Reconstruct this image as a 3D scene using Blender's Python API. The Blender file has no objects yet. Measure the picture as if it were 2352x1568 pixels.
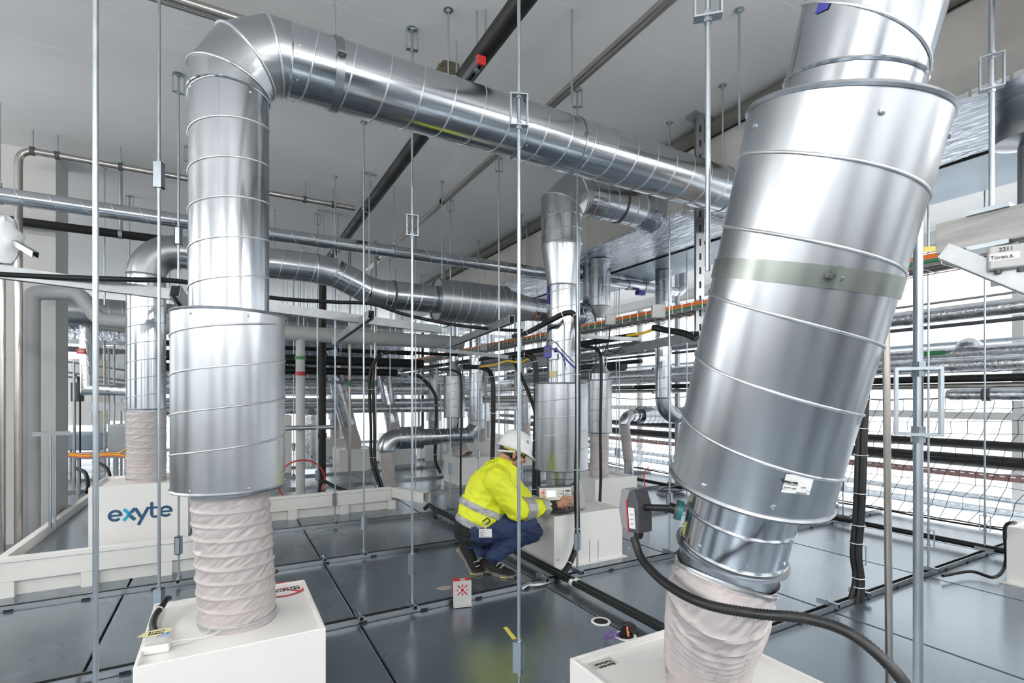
import bpy, bmesh, math, random
from mathutils import Vector as V, Matrix, noise
random.seed(7)
S = bpy.context.scene
COL = S.collection
PI = math.pi
R = math.radians

# ------------------------------------------------------------------ camera
# X runs right-and-away along the big duct, Y left-and-away along the trays, Z up; floor panels at z = 0
FPX, HZ, HCAM = 1175.0, 914.0, 1.27
YAW = math.atan(661 / 1175.0)
SN, CS = math.sin(YAW), math.cos(YAW)
cam_d = bpy.data.cameras.new('camera')
cam = bpy.data.objects.new('camera', cam_d)
COL.objects.link(cam)
cam.location = (0, 0, HCAM)
cam.rotation_euler = (PI / 2, 0, -YAW)
cam_d.sensor_width = 36
cam_d.lens = 36 * FPX / 2352
cam_d.shift_y = (HZ - 784) / 2352
cam_d.clip_start = 0.03
S.camera = cam

# ------------------------------------------------------------------ world, light, exposure
W = bpy.data.worlds.new('overcast_sky')
S.world = W
W.use_nodes = True
bg = W.node_tree.nodes['Background']
bg.inputs[0].default_value = (0.93, 0.965, 1.0, 1)
bg.inputs[1].default_value = 1.6
S.view_settings.view_transform = 'Standard'
S.view_settings.look = 'None'
S.view_settings.gamma = 1
S.view_settings.use_curve_mapping = False
S.view_settings.exposure = 0.50
S.cycles.max_bounces = 6
S.cycles.diffuse_bounces = 3
S.cycles.glossy_bounces = 4
S.cycles.transmission_bounces = 3

def portal(name, loc, rot, sx, sy):
    l = bpy.data.lights.new(name, 'AREA')
    l.shape = 'RECTANGLE'; l.size = sx; l.size_y = sy
    l.cycles.is_portal = True
    o = bpy.data.objects.new(name, l); COL.objects.link(o)
    o.location = loc; o.rotation_euler = rot
    return o
ZC = 3.47
portal('window_portal', (8.0, 5.5, 1.2), (0, PI / 2, 0), 4.4, 19)
portal('window_portal', (1.0, 14.9, 1.6), (-PI / 2, 0, 0), 14, 3)
portal('window_portal', (1.0, -3.9, 1.9), (PI / 2, 0, 0), 14, 1.6)
portal('window_portal', (-5.9, 5.5, 1.9), (0, -PI / 2, 0), 1.6, 19)

def lamp(name, loc, sx, sy, power, col=(1, .98, .95), rz=0):
    l = bpy.data.lights.new(name, 'AREA')
    l.shape = 'RECTANGLE'; l.size = sx; l.size_y = sy; l.energy = power; l.color = col
    o = bpy.data.objects.new(name, l); COL.objects.link(o)
    o.location = loc; o.rotation_euler = (0, 0, rz)
    return o

# ------------------------------------------------------------------ pixel -> place helpers
def ray(u, v):
    a = (u - 1176) / FPX
    return V((SN + CS * a, CS - SN * a, (HZ - v) / FPX))
CO = V((0, 0, HCAM))
def pz(u, v, z=0.0):
    r = ray(u, v); return CO + r * ((z - HCAM) / r.z)
def pX(u, v, X):
    r = ray(u, v); return CO + r * (X / r.x)
def pY(u, v, Y):
    r = ray(u, v); return CO + r * (Y / r.y)
def pD(u, v, d):
    return CO + ray(u, v) * d
def zat(v, x, y):          # height of image row v at plan position
    return HCAM + (HZ - v) / FPX * (SN * x + CS * y)
def ux(x, y, u):           # unused guard kept tiny
    return u

# ------------------------------------------------------------------ materials
def _new(name):
    m = bpy.data.materials.new(name); m.use_nodes = True
    return m, m.node_tree, m.node_tree.nodes['Principled BSDF']
def N(nt, t, **kw):
    n = nt.nodes.new(t)
    for k, v in kw.items():
        setattr(n, k, v)
    return n
def mix_col(nt, fac, a, b):
    n = N(nt, 'ShaderNodeMix', data_type='RGBA')
    if hasattr(fac, 'is_output'): nt.links.new(fac, n.inputs[0])
    else: n.inputs[0].default_value = fac
    for i, x in ((6, a), (7, b)):
        if hasattr(x, 'is_output'): nt.links.new(x, n.inputs[i])
        else: n.inputs[i].default_value = (*x, 1)
    return n.outputs[2]
def ramp(nt, src, lo, hi, a=0.0, b=1.0):
    n = N(nt, 'ShaderNodeMapRange')
    n.inputs[1].default_value = lo; n.inputs[2].default_value = hi
    n.inputs[3].default_value = a; n.inputs[4].default_value = b
    nt.links.new(src, n.inputs[0]); return n.outputs[0]
def noise_tex(nt, scale, detail=2.0, stretch=(1, 1, 1), rough=.5):
    tc = N(nt, 'ShaderNodeTexCoord'); mp = N(nt, 'ShaderNodeMapping')
    mp.inputs[3].default_value = stretch
    nt.links.new(tc.outputs['Object'], mp.inputs[0])
    n = N(nt, 'ShaderNodeTexNoise')
    n.inputs['Scale'].default_value = scale; n.inputs['Detail'].default_value = detail
    n.inputs['Roughness'].default_value = rough
    nt.links.new(mp.outputs[0], n.inputs['Vector'])
    return n.outputs['Fac']
def mat(name, col, metal=0.0, rough=.5, var=.12, scale=8.0, bump=0.0, bscale=40.0, stretch=(1, 1, 1), rvar=.1, spec=None, detail=1.0):
    m, nt, b = _new(name)
    f = noise_tex(nt, scale, detail, stretch)
    f2 = ramp(nt, f, .3, .7)
    c = mix_col(nt, f2, [x * (1 - var) for x in col], [min(1, x * (1 + var)) for x in col])
    nt.links.new(c, b.inputs['Base Color'])
    b.inputs['Metallic'].default_value = metal
    nt.links.new(ramp(nt, f, .3, .7, max(.02, rough - rvar), min(1, rough + rvar)), b.inputs['Roughness'])
    if spec is not None: b.inputs['Specular IOR Level'].default_value = spec
    if bump:
        bn = N(nt, 'ShaderNodeBump'); bn.inputs['Strength'].default_value = bump; bn.inputs['Distance'].default_value = .01
        nt.links.new(noise_tex(nt, bscale, 2.0, stretch), bn.inputs['Height'])
        nt.links.new(bn.outputs[0], b.inputs['Normal'])
    return m
M = {}
M['galv'] = mat('galvanised_sheet', (.495, .515, .54), 1, .30, .04, 3, rvar=.025, bump=.012, bscale=7)
M['galv_s'] = mat('bright_galvanised_pipe', (.53, .555, .585), 1, .18, .04, 3, rvar=.03, bump=.02, bscale=5)
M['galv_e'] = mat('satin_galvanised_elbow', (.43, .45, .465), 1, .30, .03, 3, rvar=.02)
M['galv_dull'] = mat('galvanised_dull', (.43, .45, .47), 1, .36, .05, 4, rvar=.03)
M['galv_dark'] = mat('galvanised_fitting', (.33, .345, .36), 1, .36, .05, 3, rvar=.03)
M['zinc'] = mat('zinc_plated', (.47, .52, .56), 1, .36, .05, 12, rvar=.03)
M['bandzinc'] = mat('dull_zinc_band', (.30, .325, .30), .9, .34, .1, 8, rvar=.05)
M['seam'] = mat('folded_seam', (.66, .67, .69), 1, .38, .06, 20)
M['steel'] = mat('stainless_pipe', (.50, .47, .44), 1, .30, .05, 6, rvar=.02)
M['strut'] = mat('galvanised_channel', (.52, .54, .55), .85, .45, .16, 14)
M['white'] = mat('white_powder_coat', (.89, .875, .845), 0, .36, .015, 3, rvar=.05)
M['white2'] = mat('cream_frame_paint', (.84, .825, .785), 0, .42, .03, 3)
M['black'] = mat('black_rubber', (.009, .009, .010), 0, .45, .2, 20)
M['blackpipe'] = mat('black_plastic_pipe', (.010, .0095, .009), 0, .52, .15, 6)
M['hose'] = mat('flexible_hose_fabric', (.50, .455, .448), 0, .36, .04, 14, bump=.03, bscale=80, rvar=.05)
M['foil'] = mat('aluminium_foil_wrap', (.50, .545, .60), 1, .26, .15, 9, bump=1.0, bscale=22, detail=6, stretch=(1, .35, 1))
M['foilpipe'] = mat('foil_pipe_wrap', (.76, .77, .79), 1, .33, .1, 12, bump=.55, bscale=30)
M['foilside'] = mat('foil_side_panel', (.50, .485, .46), .25, .5, .06, 5, bump=.18, bscale=14)
M['bare'] = mat('blue_grey_sheet', (.30, .36, .42), .8, .38, .12, 1.5)
M['greypaint'] = mat('grey_insulation', (.40, .41, .42), 0, .5, .06, 3)
M['column'] = mat('column_paint', (.60, .60, .585), 0, .6, .04, 2, bump=.03)
M['concrete_wall'] = mat('wall_plaster', (.78, .78, .77), 0, .7, .04, 2, bump=.04)
M['yellow'] = mat('hi_vis_yellow', (.80, .86, .03), 0, .6, .05, 12, bump=.12, bscale=26)
M['reflect'] = mat('reflective_band', (.42, .42, .44), .35, .42, .08, 40)
M['navy'] = mat('navy_denim', (.018, .036, .10), 0, .75, .25, 16, bump=.12, bscale=30)
M['cloth_black'] = mat('black_knit', (.012, .012, .013), 0, .85, .2, 40, bump=.1, bscale=120)
M['skin'] = mat('skin', (.50, .25, .155), 0, .48, .07, 20)
M['hair'] = mat('dark_hair', (.018, .012, .009), 0, .55, .4, 60, bump=.5, bscale=140, stretch=(1, 1, .25))
M['helmet'] = mat('helmet_plastic', (.85, .85, .83), 0, .25, .02, 4)
M['sole'] = mat('grey_sole', (.17, .16, .145), 0, .7, .12, 20)
M['shoe'] = mat('black_suede', (.013, .012, .011), 0, .8, .2, 40, bump=.1, bscale=90)
M['yelrub'] = mat('yellow_rubber', (.75, .66, .12), 0, .6, .05, 20)
M['red'] = mat('red_plastic', (.62, .035, .03), 0, .4, .08, 10)
M['orange'] = mat('orange_sheath', (.80, .20, .035), 0, .42, .06, 14)
M['green'] = mat('green_sheath', (.05, .26, .09), 0, .45, .08, 14)
M['greycable'] = mat('grey_sheath', (.22, .22, .25), 0, .5, .1, 14)
M['yelcable'] = mat('yellow_sheath', (.85, .53, .03), 0, .45, .05, 14)
M['blue'] = mat('blue_plastic', (.055, .06, .33), 0, .4, .08, 14)
M['purple'] = mat('purple_wire', (.16, .06, .30), 0, .45, .08, 14)
M['ltgrey'] = mat('light_grey_plastic', (.56, .56, .55), 0, .45, .04, 10)
M['dkgrey'] = mat('dark_grey_plastic', (.075, .078, .088), 0, .45, .08, 10)
M['midgrey'] = mat('mid_grey_plastic', (.27, .27, .29), 0, .45, .06, 10)
M['paper'] = mat('white_label', (.80, .80, .79), 0, .55, .02, 10)
M['ink'] = mat('black_print', (.015, .015, .017), 0, .6, .1, 10)
M['inkgrey'] = mat('grey_print', (.20, .20, .21), 0, .6, .1, 10)
M['tape'] = mat('cream_masking_tape', (.72, .65, .36), 0, .6, .06, 18)
M['yeltape'] = mat('yellow_tape', (.72, .60, .12), 0, .55, .05, 18)
M['logo_blue'] = mat('logo_blue', (.02, .088, .18), 0, .5, .02, 4)
M['logo_cyan'] = mat('logo_cyan', (.02, .42, .60), 0, .5, .02, 4)
M['logo_mid'] = mat('logo_mid_blue', (.01, .20, .38), 0, .5, .02, 4)
M['timber'] = mat('weathered_timber', (.44, .435, .42), 0, .75, .25, 5, bump=.3, bscale=10, stretch=(6, .6, 6), detail=6)
M['tie'] = mat('white_cable_tie', (.80, .80, .80), 0, .4, .03, 10)
M['screen'] = mat('lit_display', (.72, .76, .86), 0, .3, .03, 4)
M['wirebasket'] = mat('wire_basket', (.66, .64, .62), .7, .4, .06, 14)
M['plasticbag'] = mat('translucent_plastic', (.80, .81, .83), 0, .25, .06, 8)
M['net'] = mat('black_net_cord', (.012, .012, .014), 0, .7, .1, 30)
M['railred'] = mat('red_brown_rail', (.22, .13, .12), .2, .6, .1, 12)
M['raillt'] = mat('pale_zinc_rail', (.52, .58, .63), .5, .5, .1, 12)
M['dark'] = mat('dark_cavity', (.012, .012, .013), 0, .8, .1, 10)
M['beige'] = mat('beige_panel', (.62, .55, .42), 0, .7, .05, 4)
M['teal'] = mat('teal_gasket', (.02, .20, .19), 0, .4, .05, 10)
_e = M['screen'].node_tree.nodes['Principled BSDF']
_e.inputs['Emission Color'].default_value = (.75, .82, 1, 1); _e.inputs['Emission Strength'].default_value = .55
M['clear'], _nt, _b = _new('clear_plastic')
_b.inputs['Base Color'].default_value = (.9, .9, .88, 1); _b.inputs['Roughness'].default_value = .12
_b.inputs['Alpha'].default_value = .42

def glass_mat():
    m, nt, b = _new('window_glass')
    nt.nodes.remove(b)
    out = nt.nodes['Material Output']
    tr = N(nt, 'ShaderNodeBsdfTransparent'); gl = N(nt, 'ShaderNodeBsdfGlossy'); mx = N(nt, 'ShaderNodeMixShader')
    tr.inputs[0].default_value = (.97, .985, .98, 1)
    gl.inputs['Roughness'].default_value = .03
    fr = N(nt, 'ShaderNodeFresnel'); fr.inputs[0].default_value = 1.3
    nt.links.new(fr.outputs[0], mx.inputs[0]); nt.links.new(tr.outputs[0], mx.inputs[1]); nt.links.new(gl.outputs[0], mx.inputs[2])
    nt.links.new(mx.outputs[0], out.inputs[0])
    return m
M['glass'] = glass_mat()

def floor_mat():
    m, nt, b = _new('coated_ceiling_panel')
    f = noise_tex(nt, 1.6, 5, (1, 1, 1), .6)
    g = noise_tex(nt, 9, 4)
    c = mix_col(nt, ramp(nt, f, .3, .7), (.235, .28, .325), (.30, .345, .385))
    c2 = mix_col(nt, ramp(nt, g, .66, .80, 0, .18), c, (.36, .39, .41))
    nt.links.new(c2, b.inputs['Base Color'])
    b.inputs['Metallic'].default_value = .8
    nt.links.new(ramp(nt, f, .3, .7, .21, .30), b.inputs['Roughness'])
    return m
M['floor'] = floor_mat()

def ceiling_mat():
    m, nt, b = _new('painted_concrete_soffit')
    f = noise_tex(nt, .8, 6, (1, 1, 1), .62)
    c = mix_col(nt, ramp(nt, f, .3, .7), (.84, .836, .826), (.91, .906, .896))
    # formwork joints: paler, broken lines every 0.62 m across Y and 2.5 m across X
    tc = N(nt, 'ShaderNodeTexCoord'); sp = N(nt, 'ShaderNodeSeparateXYZ'); nt.links.new(tc.outputs['Object'], sp.inputs[0])
    def lines(o, per, w):
        d = N(nt, 'ShaderNodeMath', operation='DIVIDE'); nt.links.new(sp.outputs[o], d.inputs[0]); d.inputs[1].default_value = per
        fr = N(nt, 'ShaderNodeMath', operation='FRACT'); nt.links.new(d.outputs[0], fr.inputs[0])
        lt = N(nt, 'ShaderNodeMath', operation='LESS_THAN'); nt.links.new(fr.outputs[0], lt.inputs[0]); lt.inputs[1].default_value = w / per
        return lt.outputs[0]
    n2 = ramp(nt, noise_tex(nt, 5, 3), .42, .54)
    ml = N(nt, 'ShaderNodeMath', operation='MULTIPLY'); nt.links.new(lines(1, .62, .009), ml.inputs[0]); nt.links.new(n2, ml.inputs[1])
    c = mix_col(nt, ml.outputs[0], c, (.98, .98, .97))
    nt.links.new(c, b.inputs['Base Color'])
    b.inputs['Roughness'].default_value = .75
    bn = N(nt, 'ShaderNodeBump'); bn.inputs['Strength'].default_value = .12; bn.inputs['Distance'].default_value = .01
    nt.links.new(noise_tex(nt, 25, 4), bn.inputs['Height']); nt.links.new(bn.outputs[0], b.inputs['Normal'])
    return m
M['ceiling'] = ceiling_mat()

# ------------------------------------------------------------------ object helpers
WL = {}
def link(o, parent=None):
    COL.objects.link(o)
    if parent is not None: o.parent = parent
    return o
def tag(o, label=None, cat=None, group=None, kind=None):
    if label: o['label'] = label
    if cat: o['category'] = cat
    if group: o['group'] = group
    if kind: o['kind'] = kind
    return o
def thing(name, label, cat, loc=(0, 0, 0), group=None):
    o = bpy.data.objects.new(name, None)
    o.empty_display_size = .05
    COL.objects.link(o); o.location = loc; WL[o] = V(loc)
    return tag(o, label, cat, group)

def perp(d):
    d = d.normalized()
    a = V((0, 0, 1)) if abs(d.z) < .9 else V((1, 0, 0))
    x = a.cross(d).normalized()
    return x, d.cross(x).normalized()

class MB:
    def __init__(s): s.v = []; s.f = []; s.mi = []
    def _add(s, vs, fs, mi=0):
        k = len(s.v); s.v += [V(p) for p in vs]; s.f += [tuple(i + k for i in f) for f in fs]; s.mi += [mi] * len(fs); return s
    def box(s, c, d, m=None, mi=0):
        c = V(c); hx, hy, hz = d[0] / 2, d[1] / 2, d[2] / 2
        P = [V((sx * hx, sy * hy, sz * hz)) for sz in (-1, 1) for sy in (-1, 1) for sx in (-1, 1)]
        if m is not None: P = [m @ p for p in P]
        return s._add([c + p for p in P], [(0, 2, 3, 1), (4, 5, 7, 6), (0, 1, 5, 4), (2, 6, 7, 3), (0, 4, 6, 2), (1, 3, 7, 5)], mi)
    def box2(s, a, b, mi=0):
        a, b = V(a), V(b); return s.box((a + b) / 2, [abs(x) for x in (b - a)], None, mi)
    def bar(s, p0, p1, w, h, up=(0, 0, 1), mi=0):
        p0, p1 = V(p0), V(p1); d = p1 - p0; L = d.length; d.normalize()
        x = d.cross(V(up)).normalized(); z = x.cross(d).normalized()
        m = Matrix((x, d, z)).transposed()
        return s.box((p0 + p1) / 2, (w, L, h), m, mi)
    def sweep(s, path, r, n=12, caps=True, closed=False, mi=0, mitre=True):
        """mitred tube through path; r number or list"""
        P = [V(p) for p in path]; K = len(P)
        rs = r if isinstance(r, (list, tuple)) else [r] * K
        dirs = [(P[i + 1] - P[i]).normalized() for i in range(K - 1)]
        x, y = perp(dirs[0]); rings = []
        for i in range(K):
            din = dirs[max(0, i - 1)]; dout = dirs[min(K - 2, i)]
            nrm = (din + dout)
            nrm = nrm.normalized() if nrm.length > 1e-6 else din
            if i > 0:   # parallel transport to dirs[i-1] handled below
                pass
            q = din
            xx = (x - q * x.dot(q)).normalized(); yy = q.cross(xx).normalized()
            x = xx
            ring = []
            for k in range(n):
                a = 2 * PI * k / n
                off = (xx * math.cos(a) + yy * math.sin(a)) * rs[i]
                if mitre and 0 < i < K - 1 and abs(q.dot(nrm)) > .3:
                    off = off - q * (off.dot(nrm) / q.dot(nrm))
                ring.append(P[i] + off)
            rings.append(ring)
            if i < K - 1:
                q = dirs[i]; x = (x - q * x.dot(q)).normalized()
        vs = [p for ring in rings for p in ring]; fs = []
        for i in range(K - 1):
            for k in range(n):
                a, b = i * n + k, i * n + (k + 1) % n
                fs.append((a, b, b + n, a + n))
        if caps:
            fs.append(tuple(reversed(range(n)))); fs.append(tuple(range((K - 1) * n, K * n)))
        return s._add(vs, fs, mi)
    def lathe(s, p0, d, prof, n=32, mi=0, caps=True, a0=0, a1=2 * PI):
        """prof: list of (t along d, radius)"""
        p0 = V(p0); d = V(d).normalized(); x, y = perp(d)
        full = abs(a1 - a0 - 2 * PI) < 1e-6; nn = n if full else n + 1
        vs = []; fs = []
        for t, r in prof:
            for k in range(nn):
                a = a0 + (a1 - a0) * k / n
                vs.append(p0 + d * t + (x * math.cos(a) + y * math.sin(a)) * r)
        for i in range(len(prof) - 1):
            for k in range(n):
                a, b = i * nn + k, i * nn + (k + 1) % nn
                fs.append((a, b, b + nn, a + nn))
        if caps and full:
            if prof[0][1] > 1e-5: fs.append(tuple(reversed(range(nn))))
            if prof[-1][1] > 1e-5: fs.append(tuple(range((len(prof) - 1) * nn, len(prof) * nn)))
        return s._add(vs, fs, mi)
    def cyl(s, p0, p1, r, n=16, r2=None, mi=0):
        p0, p1 = V(p0), V(p1); L = (p1 - p0).length
        return s.lathe(p0, p1 - p0, [(0, r), (L, r if r2 is None else r2)], n, mi)
    def ring(s, p, d, r, rt, n=40, m=6, mi=0):
        prof = [(rt * math.sin(2 * PI * k / m), r + rt * math.cos(2 * PI * k / m)) for k in range(m + 1)]
        return s.lathe(p, d, prof, n, mi, caps=False)
    def band(s, p, d, r, w, th=.003, n=40, mi=0, a0=0, a1=2 * PI):
        return s.lathe(V(p) - V(d).normalized() * w / 2, d, [(0, r), (0, r + th), (w, r + th), (w, r), (0, r)], n, mi, False, a0, a1)
    def prism(s, poly, o, ux, uy, th, mi=0):
        o, ux, uy = V(o), V(ux).normalized(), V(uy).normalized(); nz = ux.cross(uy)
        n = len(poly)
        a = [o + ux * p[0] + uy * p[1] for p in poly]; b = [p + nz * th for p in a]
        fs = [tuple(reversed(range(n))), tuple(range(n, 2 * n))] + [(i, (i + 1) % n, n + (i + 1) % n, n + i) for i in range(n)]
        return s._add(a + b, fs, mi)
    def mesh(s, name, mats, smooth=True, sharp=35, origin=None):
        if origin is None:
            xs = [p.x for p in s.v]; ys = [p.y for p in s.v]; zs = [p.z for p in s.v]
            origin = V(((min(xs) + max(xs)) / 2, (min(ys) + max(ys)) / 2, min(zs)))
        origin = V(origin)
        me = bpy.data.meshes.new(name)
        me.from_pydata([p - origin for p in s.v], [], s.f)
        ml = mats if isinstance(mats, (list, tuple)) else [mats]
        for m in ml: me.materials.append(M[m] if isinstance(m, str) else m)
        if len(ml) > 1: me.polygons.foreach_set('material_index', s.mi)
        me.validate(); me.update()
        if smooth:
            me.shade_smooth(); me.set_sharp_from_angle(angle=R(sharp))
        return me, origin
    def build(s, name, mats, parent=None, smooth=True, sharp=35, bevel=0):
        me, origin = s.mesh(name, mats, smooth, sharp)
        o = bpy.data.objects.new(name, me)
        link(o, parent); WL[o] = origin
        o.location = origin - (WL[parent] if parent is not None else V((0, 0, 0)))
        if bevel:
            md = o.modifiers.new('bevel', 'BEVEL'); md.width = bevel; md.segments = 2; md.limit_method = 'ANGLE'; md.angle_limit = R(40)
        return o
def inst(name, me, loc, parent=None, rot=(0, 0, 0), scale=(1, 1, 1)):
    """place shared mesh data at a world position"""
    o = bpy.data.objects.new(name, me); link(o, parent); WL[o] = V(loc)
    o.location = V(loc) - (WL[parent] if parent is not None else V((0, 0, 0)))
    o.rotation_euler = rot; o.scale = scale
    return o
def spline(pts, k=8):
    """Catmull-Rom through pts"""
    P = [V(p) for p in pts]; P = [P[0] * 2 - P[1]] + P + [P[-1] * 2 - P[-2]]
    out = []
    for i in range(1, len(P) - 2):
        a, b, c, d = P[i - 1:i + 3]
        for j in range(k):
            t = j / k
            out.append(.5 * ((2 * b) + (c - a) * t + (2 * a - 5 * b + 4 * c - d) * t * t + (3 * b - a - 3 * c + d) * t ** 3))
    return out + [P[-2]]
def text_poly(txt, size, name, matn, parent, o, ux, uy, bold=0.0, th=.0006):
    """lettering as a thin mesh lying on a surface; o = lower-left corner"""
    cu = bpy.data.curves.new(name, 'FONT'); cu.body = txt; cu.size = size; cu.offset = bold; cu.extrude = th; cu.resolution_u = 2
    tmp = bpy.data.objects.new('tmp', cu); COL.objects.link(tmp)
    dg = bpy.context.evaluated_depsgraph_get()
    me = bpy.data.meshes.new_from_object(tmp.evaluated_get(dg))
    bpy.data.objects.remove(tmp); bpy.data.curves.remove(cu)
    me.name = name; me.materials.clear(); me.materials.append(M[matn])
    ux, uy = V(ux).normalized(), V(uy).normalized(); nz = ux.cross(uy)
    m = Matrix((ux, uy, nz)).transposed().to_4x4(); o = V(o)
    me.transform(m)
    ob = bpy.data.objects.new(name, me); link(ob, parent); WL[ob] = o
    ob.location = o - (WL[parent] if parent is not None else V((0, 0, 0)))
    return ob

# ================================================================== SETTING
GX = [-4.22, -3.01, -1.79, -.57, .665, 1.895, 3.15, 4.36, 5.5, 6.35]
GY = [-4.0, -1.83, -.64, .55, 1.74, 2.945, 4.135, 5.29, 6.47, 7.66, 8.85, 10.04, 11.23, 12.42, 13.61, 14.8]
fl = MB().box2((-6, -4.1, -.30), (6.36, 15, -.035)).build('floor', 'dark', None, False)
tag(fl, 'floor of dark coated metal panels on slotted rails', kind='structure')
def panel_mesh(w, d):
    mb = MB(); e = .004
    mb._add([(-w / 2, -d / 2, 0), (w / 2, -d / 2, 0), (w / 2, d / 2, 0), (-w / 2, d / 2, 0),
             (-w / 2, -d / 2, .030), (w / 2, -d / 2, .030), (w / 2, d / 2, .030), (-w / 2, d / 2, .030),
             (-w / 2 + e, -d / 2 + e, .034), (w / 2 - e, -d / 2 + e, .034), (w / 2 - e, d / 2 - e, .034), (-w / 2 + e, d / 2 - e, .034)],
            [(3, 2, 1, 0), (0, 1, 5, 4), (1, 2, 6, 5), (2, 3, 7, 6), (3, 0, 4, 7), (4, 5, 9, 8), (5, 6, 10, 9), (6, 7, 11, 10), (7, 4, 8, 11), (8, 9, 10, 11)])
    return mb.mesh('floor_panel', 'floor', False, origin=(0, 0, 0))[0]
_pm = {}
for i in range(len(GX) - 1):
    for j in range(len(GY) - 1):
        w, d = GX[i + 1] - GX[i] - .012, GY[j + 1] - GY[j] - .05
        k = (round(w, 3), round(d, 3))
        if k not in _pm: _pm[k] = panel_mesh(w, d)
        inst('floor_panel', _pm[k], ((GX[i] + GX[i + 1]) / 2, (GY[j] + GY[j + 1]) / 2, -.0345), fl)
# slotted rails along X on every Y line; thin twin strips along X = const joints
for j, y in enumerate(GY[2:12]):
    mb = MB()
    mb.box2((-5, y - .021, -.033), (6.35, y - .018, .030)); mb.box2((-5, y + .018, -.033), (6.35, y + .021, .030))
    mb.box2((-5, y - .021, .030), (6.35, y - .014, .033)); mb.box2((-5, y + .014, .030), (6.35, y + .021, .033))
    rail = mb.build('slotted_rail', 'galv_dark', fl, False)
    if 2 <= j + 2 <= 6:
        for k in range(22):
            x = -1.6 + k * .36 + .1
            MB().box2((x, y - .0225, .002), (x + .045, y - .0205, .014)).build('rail_slot', 'dark', rail, False)
for gx in (.665,):
    mb = MB(); mb.box2((gx - .011, .6, -.01), (gx - .007, 9, .004)); mb.box2((gx + .007, .6, -.01), (gx + .011, 9, .004))
    mb.build('joint_strip', 'zinc', fl, False)
def clamp_mesh():
    mb = MB(); mb.box2((-.014, -.062, .030), (.014, .062, .033)); mb.box2((-.014, -.062, .033), (-.011, .062, .058)); mb.box2((.011, -.062, .033), (.014, .062, .058)); mb.box2((-.014, -.062, .055), (.014, .062, .058))
    mb.cyl((0, 0, .058), (0, 0, .068), .011, 6)
    return mb.mesh('rail_clamp', 'zinc', False, origin=(0, 0, 0))[0]
CLAMP = clamp_mesh()

ce = MB().box2((-6, -4.1, ZC), (8.3, 15, ZC + .25)).build('ceiling', 'ceiling', None, False)
tag(ce, 'pale grey painted concrete ceiling with faint board joints', kind='structure')
# damaged plaster patch on the soffit
pt = pz(1030, 156, ZC)
poly = [(.075 * (1 + .35 * noise.noise(V((math.cos(a) * 2, math.sin(a) * 2, 3)))) * math.cos(a), .075 * (1 + .35 * noise.noise(V((math.cos(a) * 2, math.sin(a) * 2, 3)))) * math.sin(a)) for a in [2 * PI * k / 28 for k in range(28)]]
MB().prism(poly, (pt.x, pt.y, ZC - .004), (1, 0, 0), (0, 1, 0), .006).build('plaster_patch', mat('patch', (.24, .21, .14), 0, .9, .4, 30, bump=.6, bscale=40), ce, False)

def window_wall(name, a, b, z0, z1, bays, horiz=False, label='', pane_rows=1, sill=0.0):
    """glazed wall from plan point a to b"""
    a, b = V(a), V(b); d = (b - a); L = d.length; d.normalize()
    mb = MB()
    step = L / bays
    for i in range(bays + 1):
        p = a + d * (i * step); mb.box2((p.x - .05, p.y - .05, z0), (p.x + .05, p.y + .05, z1))
    for r in range(pane_rows + 1):
        z = z0 + sill + (z1 - z0 - sill) * r / pane_rows
        mb.bar(a + V((0, 0, z)), b + V((0, 0, z)), .09, .09)
    o = mb.build(name, 'ltgrey', None, False); tag(o, label, kind='structure')
    n = d.cross(V((0, 0, 1)))
    for i in range(bays):
        p0 = a + d * (i * step + .05); p1 = a + d * ((i + 1) * step - .05)
        for r in range(pane_rows):
            za = z0 + sill + (z1 - z0 - sill) * r / pane_rows + .045; zb = z0 + sill + (z1 - z0 - sill) * (r + 1) / pane_rows - .045
            mb = MB(); mb._add([(p0.x, p0.y, za), (p1.x, p1.y, za), (p1.x, p1.y, zb), (p0.x, p0.y, zb)], [(0, 1, 2, 3)])
            mb.build('pane', 'glass', o, False)
    return o
window_wall('window_1', (8.2, -4, 0), (8.2, 15, 0), -1.2, 3.3, 9, label='bright glazed facade along the right side behind the net', pane_rows=2)
window_wall('window_2', (-6, 14.95, 0), (8.2, 14.95, 0), .0, 3.3, 8, label='bright glazed wall at the far end of the hall')
window_wall('window_3', (-6, -4.0, 0), (8.2, -4.0, 0), 1.1, 2.7, 8, label='glazed wall behind the camera')
window_wall('window_4', (-5.95, -4, 0), (-5.95, 15, 0), 1.1, 2.7, 9, label='window band in the left wall')
mb = MB().box2((-6.2, -4, -.3), (-5.98, 15, 1.1)).box2((-6.2, -4, 2.7), (-5.98, 15, ZC)); tag(mb.build('wall_left', 'concrete_wall', None, False), kind='structure')
mb = MB().box2((-6.2, -4.2, -.3), (8.3, -4.05, 1.1)).box2((-6.2, -4.2, 2.7), (8.3, -4.05, ZC)); tag(mb.build('wall_back', 'concrete_wall', None, False), kind='structure')
tag(MB().box2((8.15, -4, 3.3), (8.3, 15, ZC)).build('wall_right', 'concrete_wall', None, False), kind='structure')
tag(MB().box2((-2.25, 6.02, -.03), (-1.32, 6.44, ZC)).build('wall_column', 'column', None, False), 'tall pale grey column at the left edge', kind='structure')

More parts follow.
